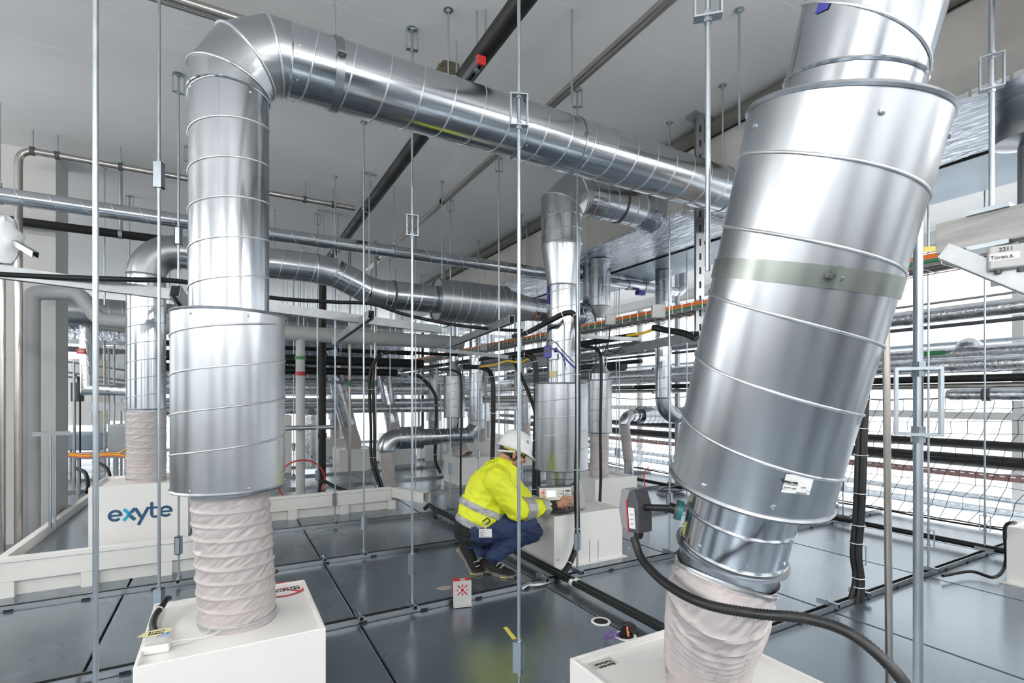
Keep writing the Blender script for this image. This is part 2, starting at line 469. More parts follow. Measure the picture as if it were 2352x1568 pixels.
# ================================================================== ADDED FILL LIGHTS (unseen tubes behind and beside the camera, brighten ceiling and whites)
M['tube'] = mat('fill_tube', (.9, .9, .9), 0, .4, .01, 3)
_e = M['tube'].node_tree.nodes['Principled BSDF']
_e.inputs['Emission Color'].default_value = (1, .985, .965, 1); _e.inputs['Emission Strength'].default_value = 92.0
def fill_batten(c, along, label):
    c = V(c); a = V(along)
    t = thing('fill_luminaire', label, 'luminaire', c, 'added fill tubes outside the picture')
    MB().sweep([c - a * .75, c + a * .75], .03, 12).build('tube', 'tube', t)
    side = V((0, 0, 1))
    MB().bar(c - a * .77 + V((0, 0, .055)), c + a * .77 + V((0, 0, .055)), .05, .03).build('housing', 'white', t, False)
    for s in (-1, 1):
        MB().box(c + a * (.765 * s) + V((0, 0, .02)), (.04, .04, .09)).build('lamp_holder', 'white', t, False)
        q = c + a * (.6 * s); MB().cyl(q + V((0, 0, .065)), (q.x, q.y, ZC), .004, 6).build('suspension_rod', 'zinc', t)
for k in range(4): fill_batten((-4.0, -2.2 + 3.0 * k, 2.75), (0, 1, 0), 'added fill light tube hung along the left side outside the view')
for k in range(4): fill_batten((-1.8 + 2.4 * k, -1.7, 2.75), (1, 0, 0), 'added fill light tube hung unseen behind the camera')
# plant cabinets added out of view to put dark streaks in the duct reflections
M['refl_dark'] = mat('dark_reflection_paint', (.10, .105, .11), .2, .5, .1, 3)
for k, (x, y, w, d, h) in enumerate(((-3.6, -2.9, .7, .6, 2.2), (-.9, -3.1, .5, .5, 2.9), (1.5, -2.9, .9, .5, 1.7), (4.3, -2.8, .5, .5, 2.9), (-4.6, 2.2, .6, 1.0, 2.2), (-4.8, 5.2, .5, .7, 2.8), (6.0, -1.6, .5, .5, 2.6))):
    t = thing('reflection_cabinet', ('first', 'second', 'third', 'fourth', 'fifth', 'sixth', 'seventh')[k] + ' added dark cabinet outside the picture, for duct reflections', 'cabinet', (x, y, 0))
    MB().box2((x - w / 2, y - d / 2, 0), (x + w / 2, y + d / 2, h)).build('housing', 'refl_dark', t, False, bevel=.01)
    MB().box2((x - w / 2 + .03, y + d / 2, .1), (x + w / 2 - .03, y + d / 2 + .02, h - .08)).build('door', 'dkgrey', t, False, bevel=.004)
    MB().box2((x + w / 2 - .08, y + d / 2 + .02, h * .5), (x + w / 2 - .05, y + d / 2 + .04, h * .5 + .12)).build('handle', 'zinc', t, False)

# ================================================================== DUCT BUILDERS
def seam(parent, p0, p1, r, pitch, phase=0, rt=.0035, k=26, matn='seam', hand=1):
    p0, p1 = V(p0), V(p1); d = p1 - p0; L = d.length; d.normalize(); x, y = perp(d)
    n = max(2, int(L / pitch * k)); path = []
    for i in range(n + 1):
        t = L * i / n; a = hand * 2 * PI * (t / pitch) + phase
        path.append(p0 + d * t + (x * math.cos(a) + y * math.sin(a)) * (r + rt * .25))
    return MB().sweep(path, rt, 6, mitre=False).build('spiral_seam', matn, parent, True, 60)
def pipe(parent, name, p0, p1, r, pitch=.137, phase=0, matn='galv_s', n=56, rt=.0035, beads=(0, 1), hand=1, k=40):
    p0, p1 = V(p0), V(p1); d = (p1 - p0); L = d.length; d.normalize()
    mb = MB().lathe(p0, d, [(0, r), (L, r)], n)
    for b in beads:
        t = .004 if b == 0 else L - .004 if b == 1 else b * L
        mb.ring(p0 + d * t, d, r, rt * 1.3, n, 6)
    o = mb.build(name, matn, parent, True, 40)
    if pitch: seam(o, p0, p1, r, pitch, phase, rt, k, hand=hand)
    return o
def screws(parent, p, d, r, angs, s=.006):
    x, y = perp(V(d))
    for a in angs:
        q = x * math.cos(a) + y * math.sin(a)
        MB().lathe(V(p) + q * (r - .001), q, [(0, s), (s * .6, s * .8), (s * .8, .001)], 8).build('screw', 'zinc', parent)
def elbow_path(c, e0, e1, Rb, mit, total=PI / 2):
    """circumscribed polyline for an elbow of mit mitres: centre c, start offset e0, end offset e1 (unit, perpendicular)"""
    c, e0, e1 = V(c), V(e0), V(e1); h = total / mit / 2
    pts = [c + e0 * Rb]
    for i in range(mit):
        a = h * (2 * i + 1); pts.append(c + (e0 * math.cos(a) + e1 * math.sin(a)) * (Rb / math.cos(h)))
    pts.append(c + (e0 * math.cos(total) + e1 * math.sin(total)) * Rb)
    return pts
def gored_elbow(parent, c, e0, e1, Rb, r, mit=3, matn='galv_e', name='elbow', total=PI / 2, n=56, bead=.005):
    pts = elbow_path(c, e0, e1, Rb, mit, total)
    o = MB().sweep(pts, r, n, True).build(name, matn, parent, True, 14)
    for i in range(1, len(pts) - 1):
        nrm = ((pts[i] - pts[i - 1]).normalized() + (pts[i + 1] - pts[i]).normalized()).normalized()
        # bead follows the mitre ellipse
        din = (pts[i] - pts[i - 1]).normalized(); x, y = perp(din); path = []
        for k in range(49):
            a = 2 * PI * k / 48; off = (x * math.cos(a) + y * math.sin(a)) * (r + bead * .3)
            off = off - din * (off.dot(nrm) / din.dot(nrm)); path.append(pts[i] + off)
        MB().sweep(path, bead, 6, False, mitre=False).build('gore_seam', 'seam', o, True, 60)
    return o
def smooth_elbow(parent, c, e0, e1, Rb, r, total=PI / 2, matn='galv', name='elbow', n=40, seg=14):
    c, e0, e1 = V(c), V(e0), V(e1)
    pts = [c + (e0 * math.cos(total * i / seg) + e1 * math.sin(total * i / seg)) * Rb for i in range(seg + 1)]
    mb = MB().sweep(pts, r, n, True)
    d0 = (pts[1] - pts[0]).normalized(); d1 = (pts[-1] - pts[-2]).normalized()
    mb.ring(pts[0], d0, r, .005, n); mb.ring(pts[-1], d1, r, .005, n)
    return mb.build(name, matn, parent, True, 40)
def cone(parent, p0, p1, r0, r1, matn='galv', n=56, name='reducer'):
    p0, p1 = V(p0), V(p1); d = p1 - p0; L = d.length
    mb = MB().lathe(p0, d, [(0, r0), (L * .06, r0), (L * .94, r1), (L, r1)], n)
    mb.ring(p0, d, r0, .004, n); mb.ring(p1, d, r1, .004, n)
    return mb.build(name, matn, parent, True, 40)
def silencer(parent, p0, p1, r, ri, pitch=.137, phase=0, matn='galv', n=64, name='silencer', hand=1):
    p0, p1 = V(p0), V(p1); d = p1 - p0; L = d.length
    lip = .012
    prof = [(lip, ri * .98), (lip, r - .004), (0, r - .004), (0, r), (L, r), (L, r - .004), (L - lip, r - .004), (L - lip, ri * .98)]
    mb = MB().lathe(p0, d, prof, n)
    dn = d.normalized()
    for t in (.004, L - .004): mb.ring(p0 + dn * t, d, r, .006, n)
    o = mb.build(name, matn, parent, True, 40)
    seam(o, p0 + dn * .05, p1 - dn * .04, r, pitch, phase, .0036, 64, hand=hand)
    return o
def hose(parent, path, Rr, coil=.045, amp=.007, wr=.006, n=88, seed=0, per=7, name='flexible_hose', flare=0.0, matn='hose', hand=1, wire=True):
    """fabric hose on a wire helix: bulges between coils plus diagonal wrinkles"""
    P = spline(path, 24) if len(path) > 2 else [V(path[0]).lerp(V(path[1]), i / 60) for i in range(61)]
    cum = [0]
    for i in range(1, len(P)): cum.append(cum[-1] + (P[i] - P[i - 1]).length)
    L = cum[-1]; nz = max(12, int(L / coil * per))
    vs = []; j = 0; x = None; rings = []
    for i in range(nz + 1):
        s = L * i / nz
        while j < len(cum) - 2 and cum[j + 1] < s: j += 1
        f = (s - cum[j]) / max(1e-9, cum[j + 1] - cum[j]); c = P[j].lerp(P[j + 1], f); d = (P[j + 1] - P[j]).normalized()
        if x is None: x, y = perp(d)
        x = (x - d * x.dot(d)).normalized(); y = d.cross(x)
        rings.append((c, x.copy(), y.copy(), d))
        edge = min(1, min(s, L - s) / .03)
        for k in range(n):
            a = 2 * PI * k / n
            aa = (a + PI) % (2 * PI); arc = aa * Rr
            ph = (s / coil + hand * a / (2 * PI)) % 1.0
            wire_ = math.exp(-((ph - .5) / .11) ** 2)
            sag = 1 - wire_
            e_ = arc * .82 + s * .57; f_ = -arc * .57 + s * .82
            c1 = noise.noise(V((e_ * 11 + seed, f_ * 46, seed * .7)))
            c2 = noise.noise(V((e_ * 24 + seed * 3, f_ * 95, 5 + seed)))
            c3 = noise.noise(V((arc * 6 + seed, s * 16, 9)))
            fold = (1 - 2.4 * abs(c1)) * .75 + (1 - 2 * abs(c2)) * .35
            rr = Rr + edge * (amp * (.8 * wire_ - .3) + wr * (fold * (.15 + .85 * sag) + .5 * c3)) + flare * (1 - edge)
            vs.append(c + (x * math.cos(a) + y * math.sin(a)) * rr)
    fs = []
    for i in range(nz):
        for k in range(n):
            a, b = i * n + k, i * n + (k + 1) % n
            fs.append((a, b, b + n, a + n))
    mb = MB(); mb._add(vs, fs)
    o = mb.build(name, matn, parent, True, 60)
    if wire:   # strap clamps at both ends
        for i in (int(nz * .05), nz - int(nz * .05)):
            c, xx, yy, d = rings[i]
            MB().band(c, d, Rr + .001, .012, .003, 48).build('strap', 'zinc', o)
    return o
def strap_clamp(parent, p, d, r, up, rod_top=None, w=.03, name='clamp_band'):
    """two-piece pipe clamp with lugs, optionally on a hanger rod"""
    p, d, up = V(p), V(d).normalized(), V(up).normalized()
    mb = MB().band(p, d, r, w, .004, 48)
    side = d.cross(up).normalized()
    for s in (-1, 1):
        q = p + side * (s * (r + .018)); mb.bar(q - d * w / 2, q + d * w / 2, .032, .008, up)
        mb.cyl(q - up * .014, q + up * .016, .005, 6)
    o = mb.build(name, 'zinc', parent, True)
    if rod_top is not None:
        b = p + up * (r + .002)
        MB().cyl(b, b + up * .03, .012, 8).cyl(b, V(rod_top), .0055, 8).build('hanger_rod', 'zinc', o)
    return o
def plenum_box(name, label, cx, cy, z0=0.0, w=.6, d=.6, h=.39, rim=.022, flange=True, group=None):
    t = thing(name, label, 'plenum box', (cx, cy, z0), group)
    x0, x1, y0, y1, z1 = cx - w / 2, cx + w / 2, cy - d / 2, cy + d / 2, z0 + h
    th = .012
    mb = MB()
    mb._add([(x0, y0, z0), (x1, y0, z0), (x1, y1, z0), (x0, y1, z0), (x0, y0, z1), (x1, y0, z1), (x1, y1, z1), (x0, y1, z1),
             (x0 + th, y0 + th, z1), (x1 - th, y0 + th, z1), (x1 - th, y1 - th, z1), (x0 + th, y1 - th, z1),
             (x0 + th, y0 + th, z1 - rim), (x1 - th, y0 + th, z1 - rim), (x1 - th, y1 - th, z1 - rim), (x0 + th, y1 - th, z1 - rim)],
            [(0, 1, 5, 4), (1, 2, 6, 5), (2, 3, 7, 6), (3, 0, 4, 7), (4, 5, 9, 8), (5, 6, 10, 9), (6, 7, 11, 10), (7, 4, 8, 11),
             (8, 9, 13, 12), (9, 10, 14, 13), (10, 11, 15, 14), (11, 8, 12, 15), (12, 13, 14, 15), (3, 2, 1, 0)])
    mb.build('housing', 'white', t, False, bevel=.003)
    if flange:
        f = .03
        MB().box2((x0 - f, y0 - f, z0), (x1 + f, y1 + f, z0 + .005)).build('base_flange', 'white', t, False)
    return t
ROUND = V((0, 0, 1))

# ================================================================== FOREGROUND LEFT DUCT
ax, ay = .02, 2.36
b1 = plenum_box('plenum_box', 'white metal box under the hose of the tall left duct, round red sticker on top', .04, 2.36)
d1 = thing('ventilation_duct', 'large galvanised spiral duct in left foreground, rising and turning right under the ceiling', 'duct', (ax, ay, .37))
hose(d1, [(ax + .03, ay, .366), (ax + .02, ay, .60), (ax, ay, .925)], .139, .055, .0115, .0060, 160, 1, 14)
MB().lathe((ax, ay, .86), ROUND, [(0, .130), (.07, .130)], 48).build('spigot', 'galv', d1)
sl = silencer(d1, (ax, ay, .911), (ax, ay, 1.606), .203, .144, .152, 1.1)
screws(sl, (ax, ay, .93), ROUND, .203, (.3, 1.4, 2.6, 3.7, 4.6, 5.6)); screws(sl, (ax, ay, 1.58), ROUND, .203, (.3, 1.4, 2.6, 3.6, 4.4, 5.6))
rp = pipe(d1, 'riser_pipe', (ax, ay, 1.59), (ax, ay, 2.488), .144, .152, .4)
screws(rp, (ax, ay, 2.46), ROUND, .144, (.5, 2.2, 3.9, 5.1))
Rb = .215; zh = 2.700
gored_elbow(d1, (ax + Rb, ay, zh - Rb), (-1, 0, 0), (0, 0, 1), Rb, .145, 3)
xa = ax + Rb
xc = pY(1180, 300, ay).x
hp = pipe(d1, 'horizontal_pipe', (xa, ay, zh), (xc, ay, zh), .144, .155, .6, hand=-1)
screws(hp, (xa + .03, ay, zh), (1, 0, 0), .144, (.6, 2.0, 3.2, 4.1, 5.3))
hq = pipe(d1, 'horizontal_pipe', (xc, ay, zh), (2.96, ay, zh), .147, .155, 2.0, hand=-1)
screws(hq, (xc + .03, ay, zh), (1, 0, 0), .147, (.6, 2.0, 3.2, 4.1, 5.3))
MB().lathe((2.955, ay, zh), (1, 0, 0), [(0, .152), (.02, .152), (.02, .13)], 56).build('end_ring', 'galv', d1)
pipe(d1, 'branch_pipe', (2.96, ay, zh), (3.62, ay, zh), .13, .137)
smooth_elbow(d1, (3.62, ay, zh + .16), (0, 0, -1), (1, 0, 0), .16, .13)
MB().lathe((3.78, ay, zh + .16), ROUND, [(0, .13), (.05, .13)], 40).build('duct_collar', 'galv', d1)
xk = pY(769, 170, ay).x
strap_clamp(d1, (xk, ay, zh), (1, 0, 0), .145, (0, 0, 1), (xk, ay, ZC), .035).data.materials[0] = M['galv_dark']
xk = pY(1293, 280, ay).x
strap_clamp(d1, (xk + .06, ay, zh), (1, 0, 0), .148, (0, 0, 1), (xk + .06, ay, ZC), .006, 'hanger_saddle')

# ================================================================== FOREGROUND RIGHT DUCT (leaning)
b2 = plenum_box('plenum_box', 'white metal box under the hose of the leaning right duct, with a black text label', 1.32, 1.115)
Psb, Pst = pD(1717, 1118, 1.28), pD(1938, 262, 1.075)
A2 = (Pst - Psb).normalized(); r2, q2 = .127, .187
d2 = thing('ventilation_duct', 'huge galvanised duct leaning across the right foreground with a wide silencer', 'duct', (1.30, 1.10, .37))
cb = Psb - A2 * .24
hose(d2, [(1.325, 1.10, .366), (1.325, 1.10, .46), cb - A2 * .10 + V((0, 0, -.005)), cb + A2 * .012], .123, .034, .016, .0075, 160, 5, 12, flare=.004)
c2 = MB().lathe(cb - A2 * .03, A2, [(0, r2 - .022), (.025, r2 - .016), (.05, r2 - .006), (.22, r2 - .006)], 64)
c2 = c2.build('spigot', 'galv', d2)
cl = pipe(d2, 'collar', cb + A2 * .07, Psb + A2 * .03, r2, 0, beads=(0, .45))
MB().lathe(cb + A2 * .06, A2, [(0, r2), (0, r2 + .012), (.006, r2 + .012), (.010, r2)], 64).build('rolled_edge', 'galv', cl)
screws(cl, cb + A2 * .095, A2, r2, (.2, 1.3, 2.2, 3.0, 3.9, 4.7, 5.6))
s2 = silencer(d2, Psb, Pst, q2, r2, .150, 2.1, hand=-1)
screws(s2, Psb + A2 * .03, A2, q2, (.4, 1.5, 2.5, 3.3, 4.0, 4.8, 5.6), .007); screws(s2, Pst - A2 * .05, A2, q2, (.4, 1.5, 2.5, 3.6, 4.3, 5.6), .007)
Ptop = Pst + A2 * .60
up2 = pipe(d2, 'upper_pipe', Pst - A2 * .03, Ptop, r2, .30, 2.5, beads=(1, .14), hand=-1)
# beyond the frame it straightens and turns to the insulated main duct
e1 = V((1, .1, 0)).normalized(); cc = Ptop + e1 * .30
ex = (Ptop - cc).normalized()
sm = MB().sweep(spline([Ptop, Ptop + A2 * .2, Ptop + A2 * .33 + e1 * .12, Ptop + A2 * .38 + e1 * .35, V((3.43, Ptop.y + .15, Ptop.z + .40))], 8), r2, 40).build('elbow', 'galv', d2)
bp = pD(1840, 640, 1.16)
t2 = (bp - Psb).dot(A2)
tilt = (A2 + V((-.10, .06, 0)) * 0).normalized()
strap_clamp(d2, Psb + A2 * t2, (A2 + V((.0, .0, 0))).normalized(), q2, V((-.55, .45, .2)), None, .042).data.materials[0] = M['bandzinc']
# ================================================================== WORKER'S DUCT
wx, wy = 2.42, 3.47
b3 = plenum_box('plenum_box', 'white metal box in front of the crouching worker', 2.46, 3.45, w=.66)
d3 = thing('ventilation_duct', 'galvanised duct with silencer rising from the box the worker uses', 'duct', (wx, wy, .37))
hose(d3, [(wx + .03, wy - .02, .366), (wx + .03, wy - .01, .46), (wx, wy, .56)], .150, .03, .010, .010, 90, 9, 9)
MB().lathe((wx, wy, .545), ROUND, [(0, .125), (0, .128), (.15, .128)], 48).ring((wx, wy, .62), ROUND, .128, .004).build('spigot', 'galv', d3)
silencer(d3, (wx, wy, .69), (wx, wy, 1.392), .217, .12, .137, .7)
r3 = pipe(d3, 'riser_pipe', (wx, wy, 1.38), (wx, wy, 2.19), .119, .137, 2.2)
screws(r3, (wx, wy, 1.45), ROUND, .119, (3.4, 4.2, 5.0, 5.6)); screws(r3, (wx, wy, 1.95), ROUND, .119, (3.4, 4.2, 5.0, 5.6))
cone(d3, (wx, wy, 2.19), (wx, wy, 2.52), .119, .166)
pipe(d3, 'upper_pipe', (wx, wy, 2.52), (wx, wy, 2.755), .166, .12, .3)
gored_elbow(d3, (wx + .22, wy, 2.755), (-1, 0, 0), (0, 0, 1), .22, .167, 2)
pipe(d3, 'horizontal_pipe', (wx + .22, wy, 2.975), (3.44, wy, 2.975), .155, .11, .2)
MB().band((3.02, wy, 2.975), (1, 0, 0), .156, .02, .004).build('clamp_band', 'dkgrey', d3)
MB().lathe((3.25, wy, 2.975), (1, 0, 0), [(0, .156), (.17, .20), (.18, .20)], 40).build('foil_cuff', 'foil', d3)

# ================================================================== REAR LEFT DUCT WITH IN-LINE SILENCER
fx, fy = -.54, 5.12
b4 = plenum_box('plenum_box', 'white box carrying the blue exyte lettering', -.54, 4.93, .19, .6, .6, .445, flange=False)
d4 = thing('ventilation_duct', 'galvanised duct behind the left riser, smooth elbow, sloped offset and in-line silencer', 'duct', (fx, fy, .61))
fy = 4.98
hose(d4, [(fx, fy, .613), (fx, fy, .9), (fx, fy, 1.195)], .130, .05, .009, .006, 100, 3, 9)
pipe(d4, 'riser_pipe', (fx, fy, 1.18), (fx, fy, 2.24), .132, .137, 1.0)
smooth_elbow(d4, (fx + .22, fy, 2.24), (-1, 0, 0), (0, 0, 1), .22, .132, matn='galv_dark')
z4 = 2.46
pa = V((fx + .22, fy, z4)); pb = V((.74, fy, z4))
pipe(d4, 'horizontal_pipe', pa, pb, .131, .137, .4, hand=-1)
pc = V((.90, fy, z4 - .02)); pd_ = V((1.22, fy, z4 - .155)); pe = V((1.36, fy, z4 - .175))
MB().sweep([pb, pc], .133, 48).ring(pb, (1, 0, 0), .133, .006).build('bend', 'galv', d4, True, 12)
pipe(d4, 'sloped_pipe', pc, pd_, .131, .10, .4, hand=-1)
MB().sweep([pd_, pe], .133, 48).ring(pe, (1, 0, 0), .133, .006).build('bend', 'galv', d4, True, 12)
zz = z4 - .175
pipe(d4, 'horizontal_pipe', pe, (1.92, fy, zz), .140, .137, .4, hand=-1)
MB().band((1.45, fy, zz), (1, 0, 0), .14, .025, .005).build('clamp_band', 'dkgrey', d4)
silencer(d4, (1.90, fy, zz), (2.70, fy, zz), .215, .14, .10, .4, matn='galv_dull', hand=-1)
cone(d4, (2.70, fy, zz), (3.05, fy, zz), .19, .13)
pipe(d4, 'horizontal_pipe', (3.05, fy, zz), (3.75, fy, zz), .13, .12, .4)
smooth_elbow(d4, (3.75, fy, zz + .2), (0, 0, -1), (1, 0, 0), .2, .13)
MB().lathe((3.95, fy, zz + .2), ROUND, [(0, .13), (2.86 - zz - .19, .13)], 40).build('duct_collar', 'galv', d4)

# ================================================================== LONG THIN DUCT
ly, lz = 5.2, 2.782
d5 = thing('spiral_pipe', 'long slim spiral duct running under the ceiling from left edge to far right', 'duct', (2, ly, lz))
pipe(d5, 'spiral_pipe', (-2.0, ly, lz), (5.62, ly, lz), .061, .19, .3, n=32, rt=.0025, k=20)
smooth_elbow(d5, (5.62, ly, lz + .12), (0, 0, -1), (1, 0, 0), .12, .063, n=28)
MB().lathe((5.74, ly, lz + .12), ROUND, [(0, .062), (ZC - lz - .12, .062)], 28).build('duct_drop', 'galv', d5)
for u in (0, 905, 1395):
    xk = pY(u, 500, ly).x
    strap_clamp(d5, (xk, ly, lz), (1, 0, 0), .062, (0, 0, 1), (xk, ly, ZC if not 3.4 < xk < 5.1 else 2.86), .022)

xq = pY(1470, 670, ly).x
MB().lathe((xq - .25, ly, lz), (1, 0, 0), [(0, .061), (.01, .072), (.20, .072), (.21, .066), (.30, .066), (.31, .074), (.52, .074), (.53, .061)], 32).build('damper_section', 'galv', d5)
MB().box((xq - .05, ly - .06, lz - .10), (.13, .07, .06)).build('blue_actuator', 'blue', d5, False, bevel=.006)
# ================================================================== INSULATED MAIN DUCT AND BARE DUCT
XL, XR, ZB = 3.42, 4.30, 2.862
md = thing('insulated_duct', 'wide rectangular duct wrapped in crinkled silver foil under the ceiling on the right', 'duct', (3.86, 5, ZB))
def crinkled(a, b, nx, ny, amp, z, flip):
    vs = []; fs = []
    for j in range(ny + 1):
        for i in range(nx + 1):
            x = a[0] + (b[0] - a[0]) * i / nx; y = a[1] + (b[1] - a[1]) * j / ny
            h = noise.noise(V((x * 5, y * 2.2, 0))) + .5 * noise.noise(V((x * 13, y * 9, 3)))
            e = 0 if i in (0, nx) or j in (0, ny) else 1
            vs.append((x, y, z + amp * h * e))
    for j in range(ny):
        for i in range(nx):
            k = j * (nx + 1) + i; q = (k, k + 1, k + nx + 2, k + nx + 1)
            fs.append(tuple(reversed(q)) if flip else q)
    return vs, fs
mb = MB(); mb._add(*crinkled((XL, -2.5), (XR, 11.5), 30, 240, .006, ZB, True)); mb.build('bottom_foil', 'foil', md, True, 80)
MB().box2((XL, -2.5, ZB), (XL + .02, 11.5, 3.36)).build('side_insulation', 'foilside', md, False)
MB().box2((XL + .02, -2.5, ZB + .01), (XR, 11.5, 3.36)).build('core', 'bare', md, False)
mb = MB()
for i in range(160):    # crimped foil along the lower edge
    y = -2 + 13 * i / 160; h = .012 + .012 * abs(noise.noise(V((0, y * 9, 1))))
    mb.box2((XL - .004, y, ZB - h * .4), (XL + .004, y + .07, ZB + h * 1.6))
mb.build('edge_crimp', 'foilpipe', md, False)
for y in [-.6 + 1.25 * k for k in range(9)]:
    MB().box2((XL - .003, y, ZB), (XL, y + .05, 3.35)).build('tape_joint', 'foilside', md, False)
mb = MB().bar((XR, -2.5, ZB - .002), (XR, 11.5, ZB - .002), .012, .02); mb.build('edge_strip', 'dark', md, False)
for y in (1.9, 3.05, 5.6, 7.6):
    MB().box2((XL - .05, y - .02, ZB - .05), (XR + .05, y + .02, ZB - .012)).build('support_channel', 'strut', md, False)
    MB().cyl((XL - .035, y, ZB - .05), (XL - .035, y, ZC), .006, 8).build('support_rod', 'zinc', md, False)
bd = MB().box2((4.33, -2.5, ZB), (5.08, 11.5, 3.36)).build('sheet_duct', 'bare', None, False)
tag(bd, 'bare blue-grey sheet metal duct beyond the foil-wrapped duct', 'duct')
gp = MB().sweep([(XL - .06, -2.5, ZC - .07), (XL - .06, 11.5, ZC - .07)], .055, 16).build('ceiling_pipe', mat('brown_pipe', (.16, .15, .13), 0, .6, .1, 4), None)
tag(gp, 'brownish pipe tight against the ceiling beside the foil-wrapped duct', 'pipe')

# ================================================================== THREADED HANGER RODS
def shackle_mesh(w=.07, h=.125, dp=.028, th=.005):
    mb = MB()
    mb.box2((-w / 2, -dp / 2, 0), (w / 2, dp / 2, th)); mb.box2((-w / 2, -dp / 2, h - th), (w / 2, dp / 2, h))
    mb.box2((-w / 2, -dp / 2, th), (-w / 2 + th, dp / 2, h - th)); mb.box2((w / 2 - th, -dp / 2, th), (w / 2, dp / 2, h - th))
    for z in (th, h - th - .012): mb.cyl((0, 0, z), (0, 0, z + .012), .012, 6)
    mb.cyl((0, 0, -.012), (0, 0, 0), .012, 6); mb.cyl((0, 0, h), (0, 0, h + .010), .012, 6)
    return mb.mesh('shackle', 'zinc', False, origin=(0, 0, 0))[0]
def turn_mesh(w=.036, h=.12, dp=.034, th=.004):
    mb = MB()
    mb.box2((-w / 2, -dp / 2, 0), (w / 2, -dp / 2 + th, h)); mb.box2((-w / 2, -dp / 2, 0), (-w / 2 + th, dp / 2, h)); mb.box2((w / 2 - th, -dp / 2, 0), (w / 2, dp / 2, h))
    mb.box2((-w / 2, -dp / 2, 0), (w / 2, dp / 2, th)); mb.box2((-w / 2, -dp / 2, h - th), (w / 2, dp / 2, h))
    for z in (th, h - th - .010): mb.cyl((0, 0, z), (0, 0, z + .010), .011, 6)
    mb.cyl((0, 0, -.010), (0, 0, 0), .010, 6); mb.cyl((0, 0, h), (0, 0, h + .010), .010, 6)
    return mb.mesh('turnbuckle', 'zinc', False, origin=(0, 0, 0))[0]
SH, TU = shackle_mesh(), turn_mesh()
def anchor_mesh():
    mb = MB().lathe((0, 0, 0), (0, 0, -1), [(0, .028), (.003, .028), (.005, .014), (.016, .014)], 12)
    return mb.mesh('ceiling_anchor', 'zinc', True, origin=(0, 0, 0))[0]
ANC = anchor_mesh()
def rod(label, x, y, z0=.03, z1=None, items=(), r=.0068, group=None, clamp=True, anchor=True, rz=.45, name='threaded_rod', lean=(0, 0), sc=1.0):
    if z1 is None and 3.4 < x < 5.1: z1, anchor = 2.861, False
    z1 = ZC if z1 is None else z1
    rz = math.atan2(-x, y)
    t = thing(name, label, 'hanger rod', (x, y, z0), group)
    top = V((x + lean[0], y + lean[1], z1))
    MB().cyl((x, y, z0), top, r, 14).build('rod', 'zinc', t)
    for k, z in items:
        if z > z1: continue
        f = (z - z0) / (z1 - z0)
        inst('shackle' if k == 's' else 'turnbuckle', SH if k == 's' else TU, (x + lean[0] * f, y + lean[1] * f, z), t, (0, 0, rz + .12 if k == 's' else rz - .5), (sc, sc, sc))
    if clamp: inst('rail_clamp', CLAMP, (x, y, 0), t)
    if anchor: inst('ceiling_anchor', ANC, (top.x, top.y, ZC), t)
    return t
def zi(v, x, y): return zat(v, x, y)
Y0, Y1, Y2, Y3 = 1.74, 2.945, 4.135, 5.29
rod('thick threaded rod crossing the whole height left of the big duct, nearest on the left', -.30, Y0)
rod('threaded rod in front of the white exyte box, white card strip high on it', -.27, Y1, items=[('t', zi(432, -.27, Y1)), ('t', zi(1408, -.27, Y1))])
rod('threaded rod just left of the big duct, its shackle at the ceiling', -.27, Y2, items=[('s', ZC - .13), ('t', zi(1272, -.27, Y2)), ('t', zi(562, -.27, Y2))])
rod('threaded rod between duct and worker with a long shackle under the big duct', .975, Y1, items=[('s', ZC - .13), ('s', zi(542, .975, Y1)), ('t', zi(1318, .975, Y1))])
rod('threaded rod on the second floor rail between duct and worker', .97, Y2, items=[('t', zi(1216, .97, Y2))])
rod('threaded rod standing close before the cream frame, third from the front', .96, Y3, items=[('t', zi(1160, .96, Y3))])
rod('bright threaded rod passing in front of the crouching worker, open shackle at the big duct', 1.01, Y0, items=[('s', zi(290, 1.01, Y0)), ('t', zi(1542, 1.01, Y0))], rz=.5)
rod('threaded rod beside the black cable at the worker\'s box corner', 2.19, Y1, items=[('s', ZC - .13), ('t', zi(1262, 2.19, Y1))])
rod('blurred near rod on the right in front of the leaning duct with a large shackle', 1.385, .565, items=[('s', zi(1000, 1.385, .565))], r=.0098, rz=-.5, sc=1.25)
rod('thin rod on the right floor rail with a rounded shackle near its foot', 4.42, Y0, items=[('s', zi(1255, 4.42, Y0))])
rod('thin rod right of the others before the net, shackle low above the rail', 5.39, Y0, items=[('s', zi(1218, 5.39, Y0))])
rod('rod strapped to the thick black cable bundle on the right', 3.50, Y0, items=[('s', zi(1296, 3.5, Y0))], rz=.9)
# rods farther back, on the same grid
BGR = []
gl = 'thin threaded rod among the rods hanging in the background'
for (x, y) in [(2.19, Y2), (2.19, Y3), (2.19, 6.47), (2.19, 7.66), (.97, 6.47), (.97, 7.66), (3.10, Y2), (3.10, Y3), (3.10, 6.47), (4.63, 2.945), (4.63, Y2), (4.63, Y3), (5.6, 2.945), (5.6, Y2), (5.6, Y3), (3.10, 7.75), (-.27, Y3), (-.9, 6.9), (.97, 8.85), (2.19, 8.85), (3.10, 8.85), (4.63, 6.47), (5.6, 6.47), (3.10, Y1)]:
    s = random.uniform(.28, .5)
    BGR.append(rod(gl, x, y, items=[('t', s)] + ([('s', ZC - .13)] if random.random() < .7 else []), group='background hanger rods'))
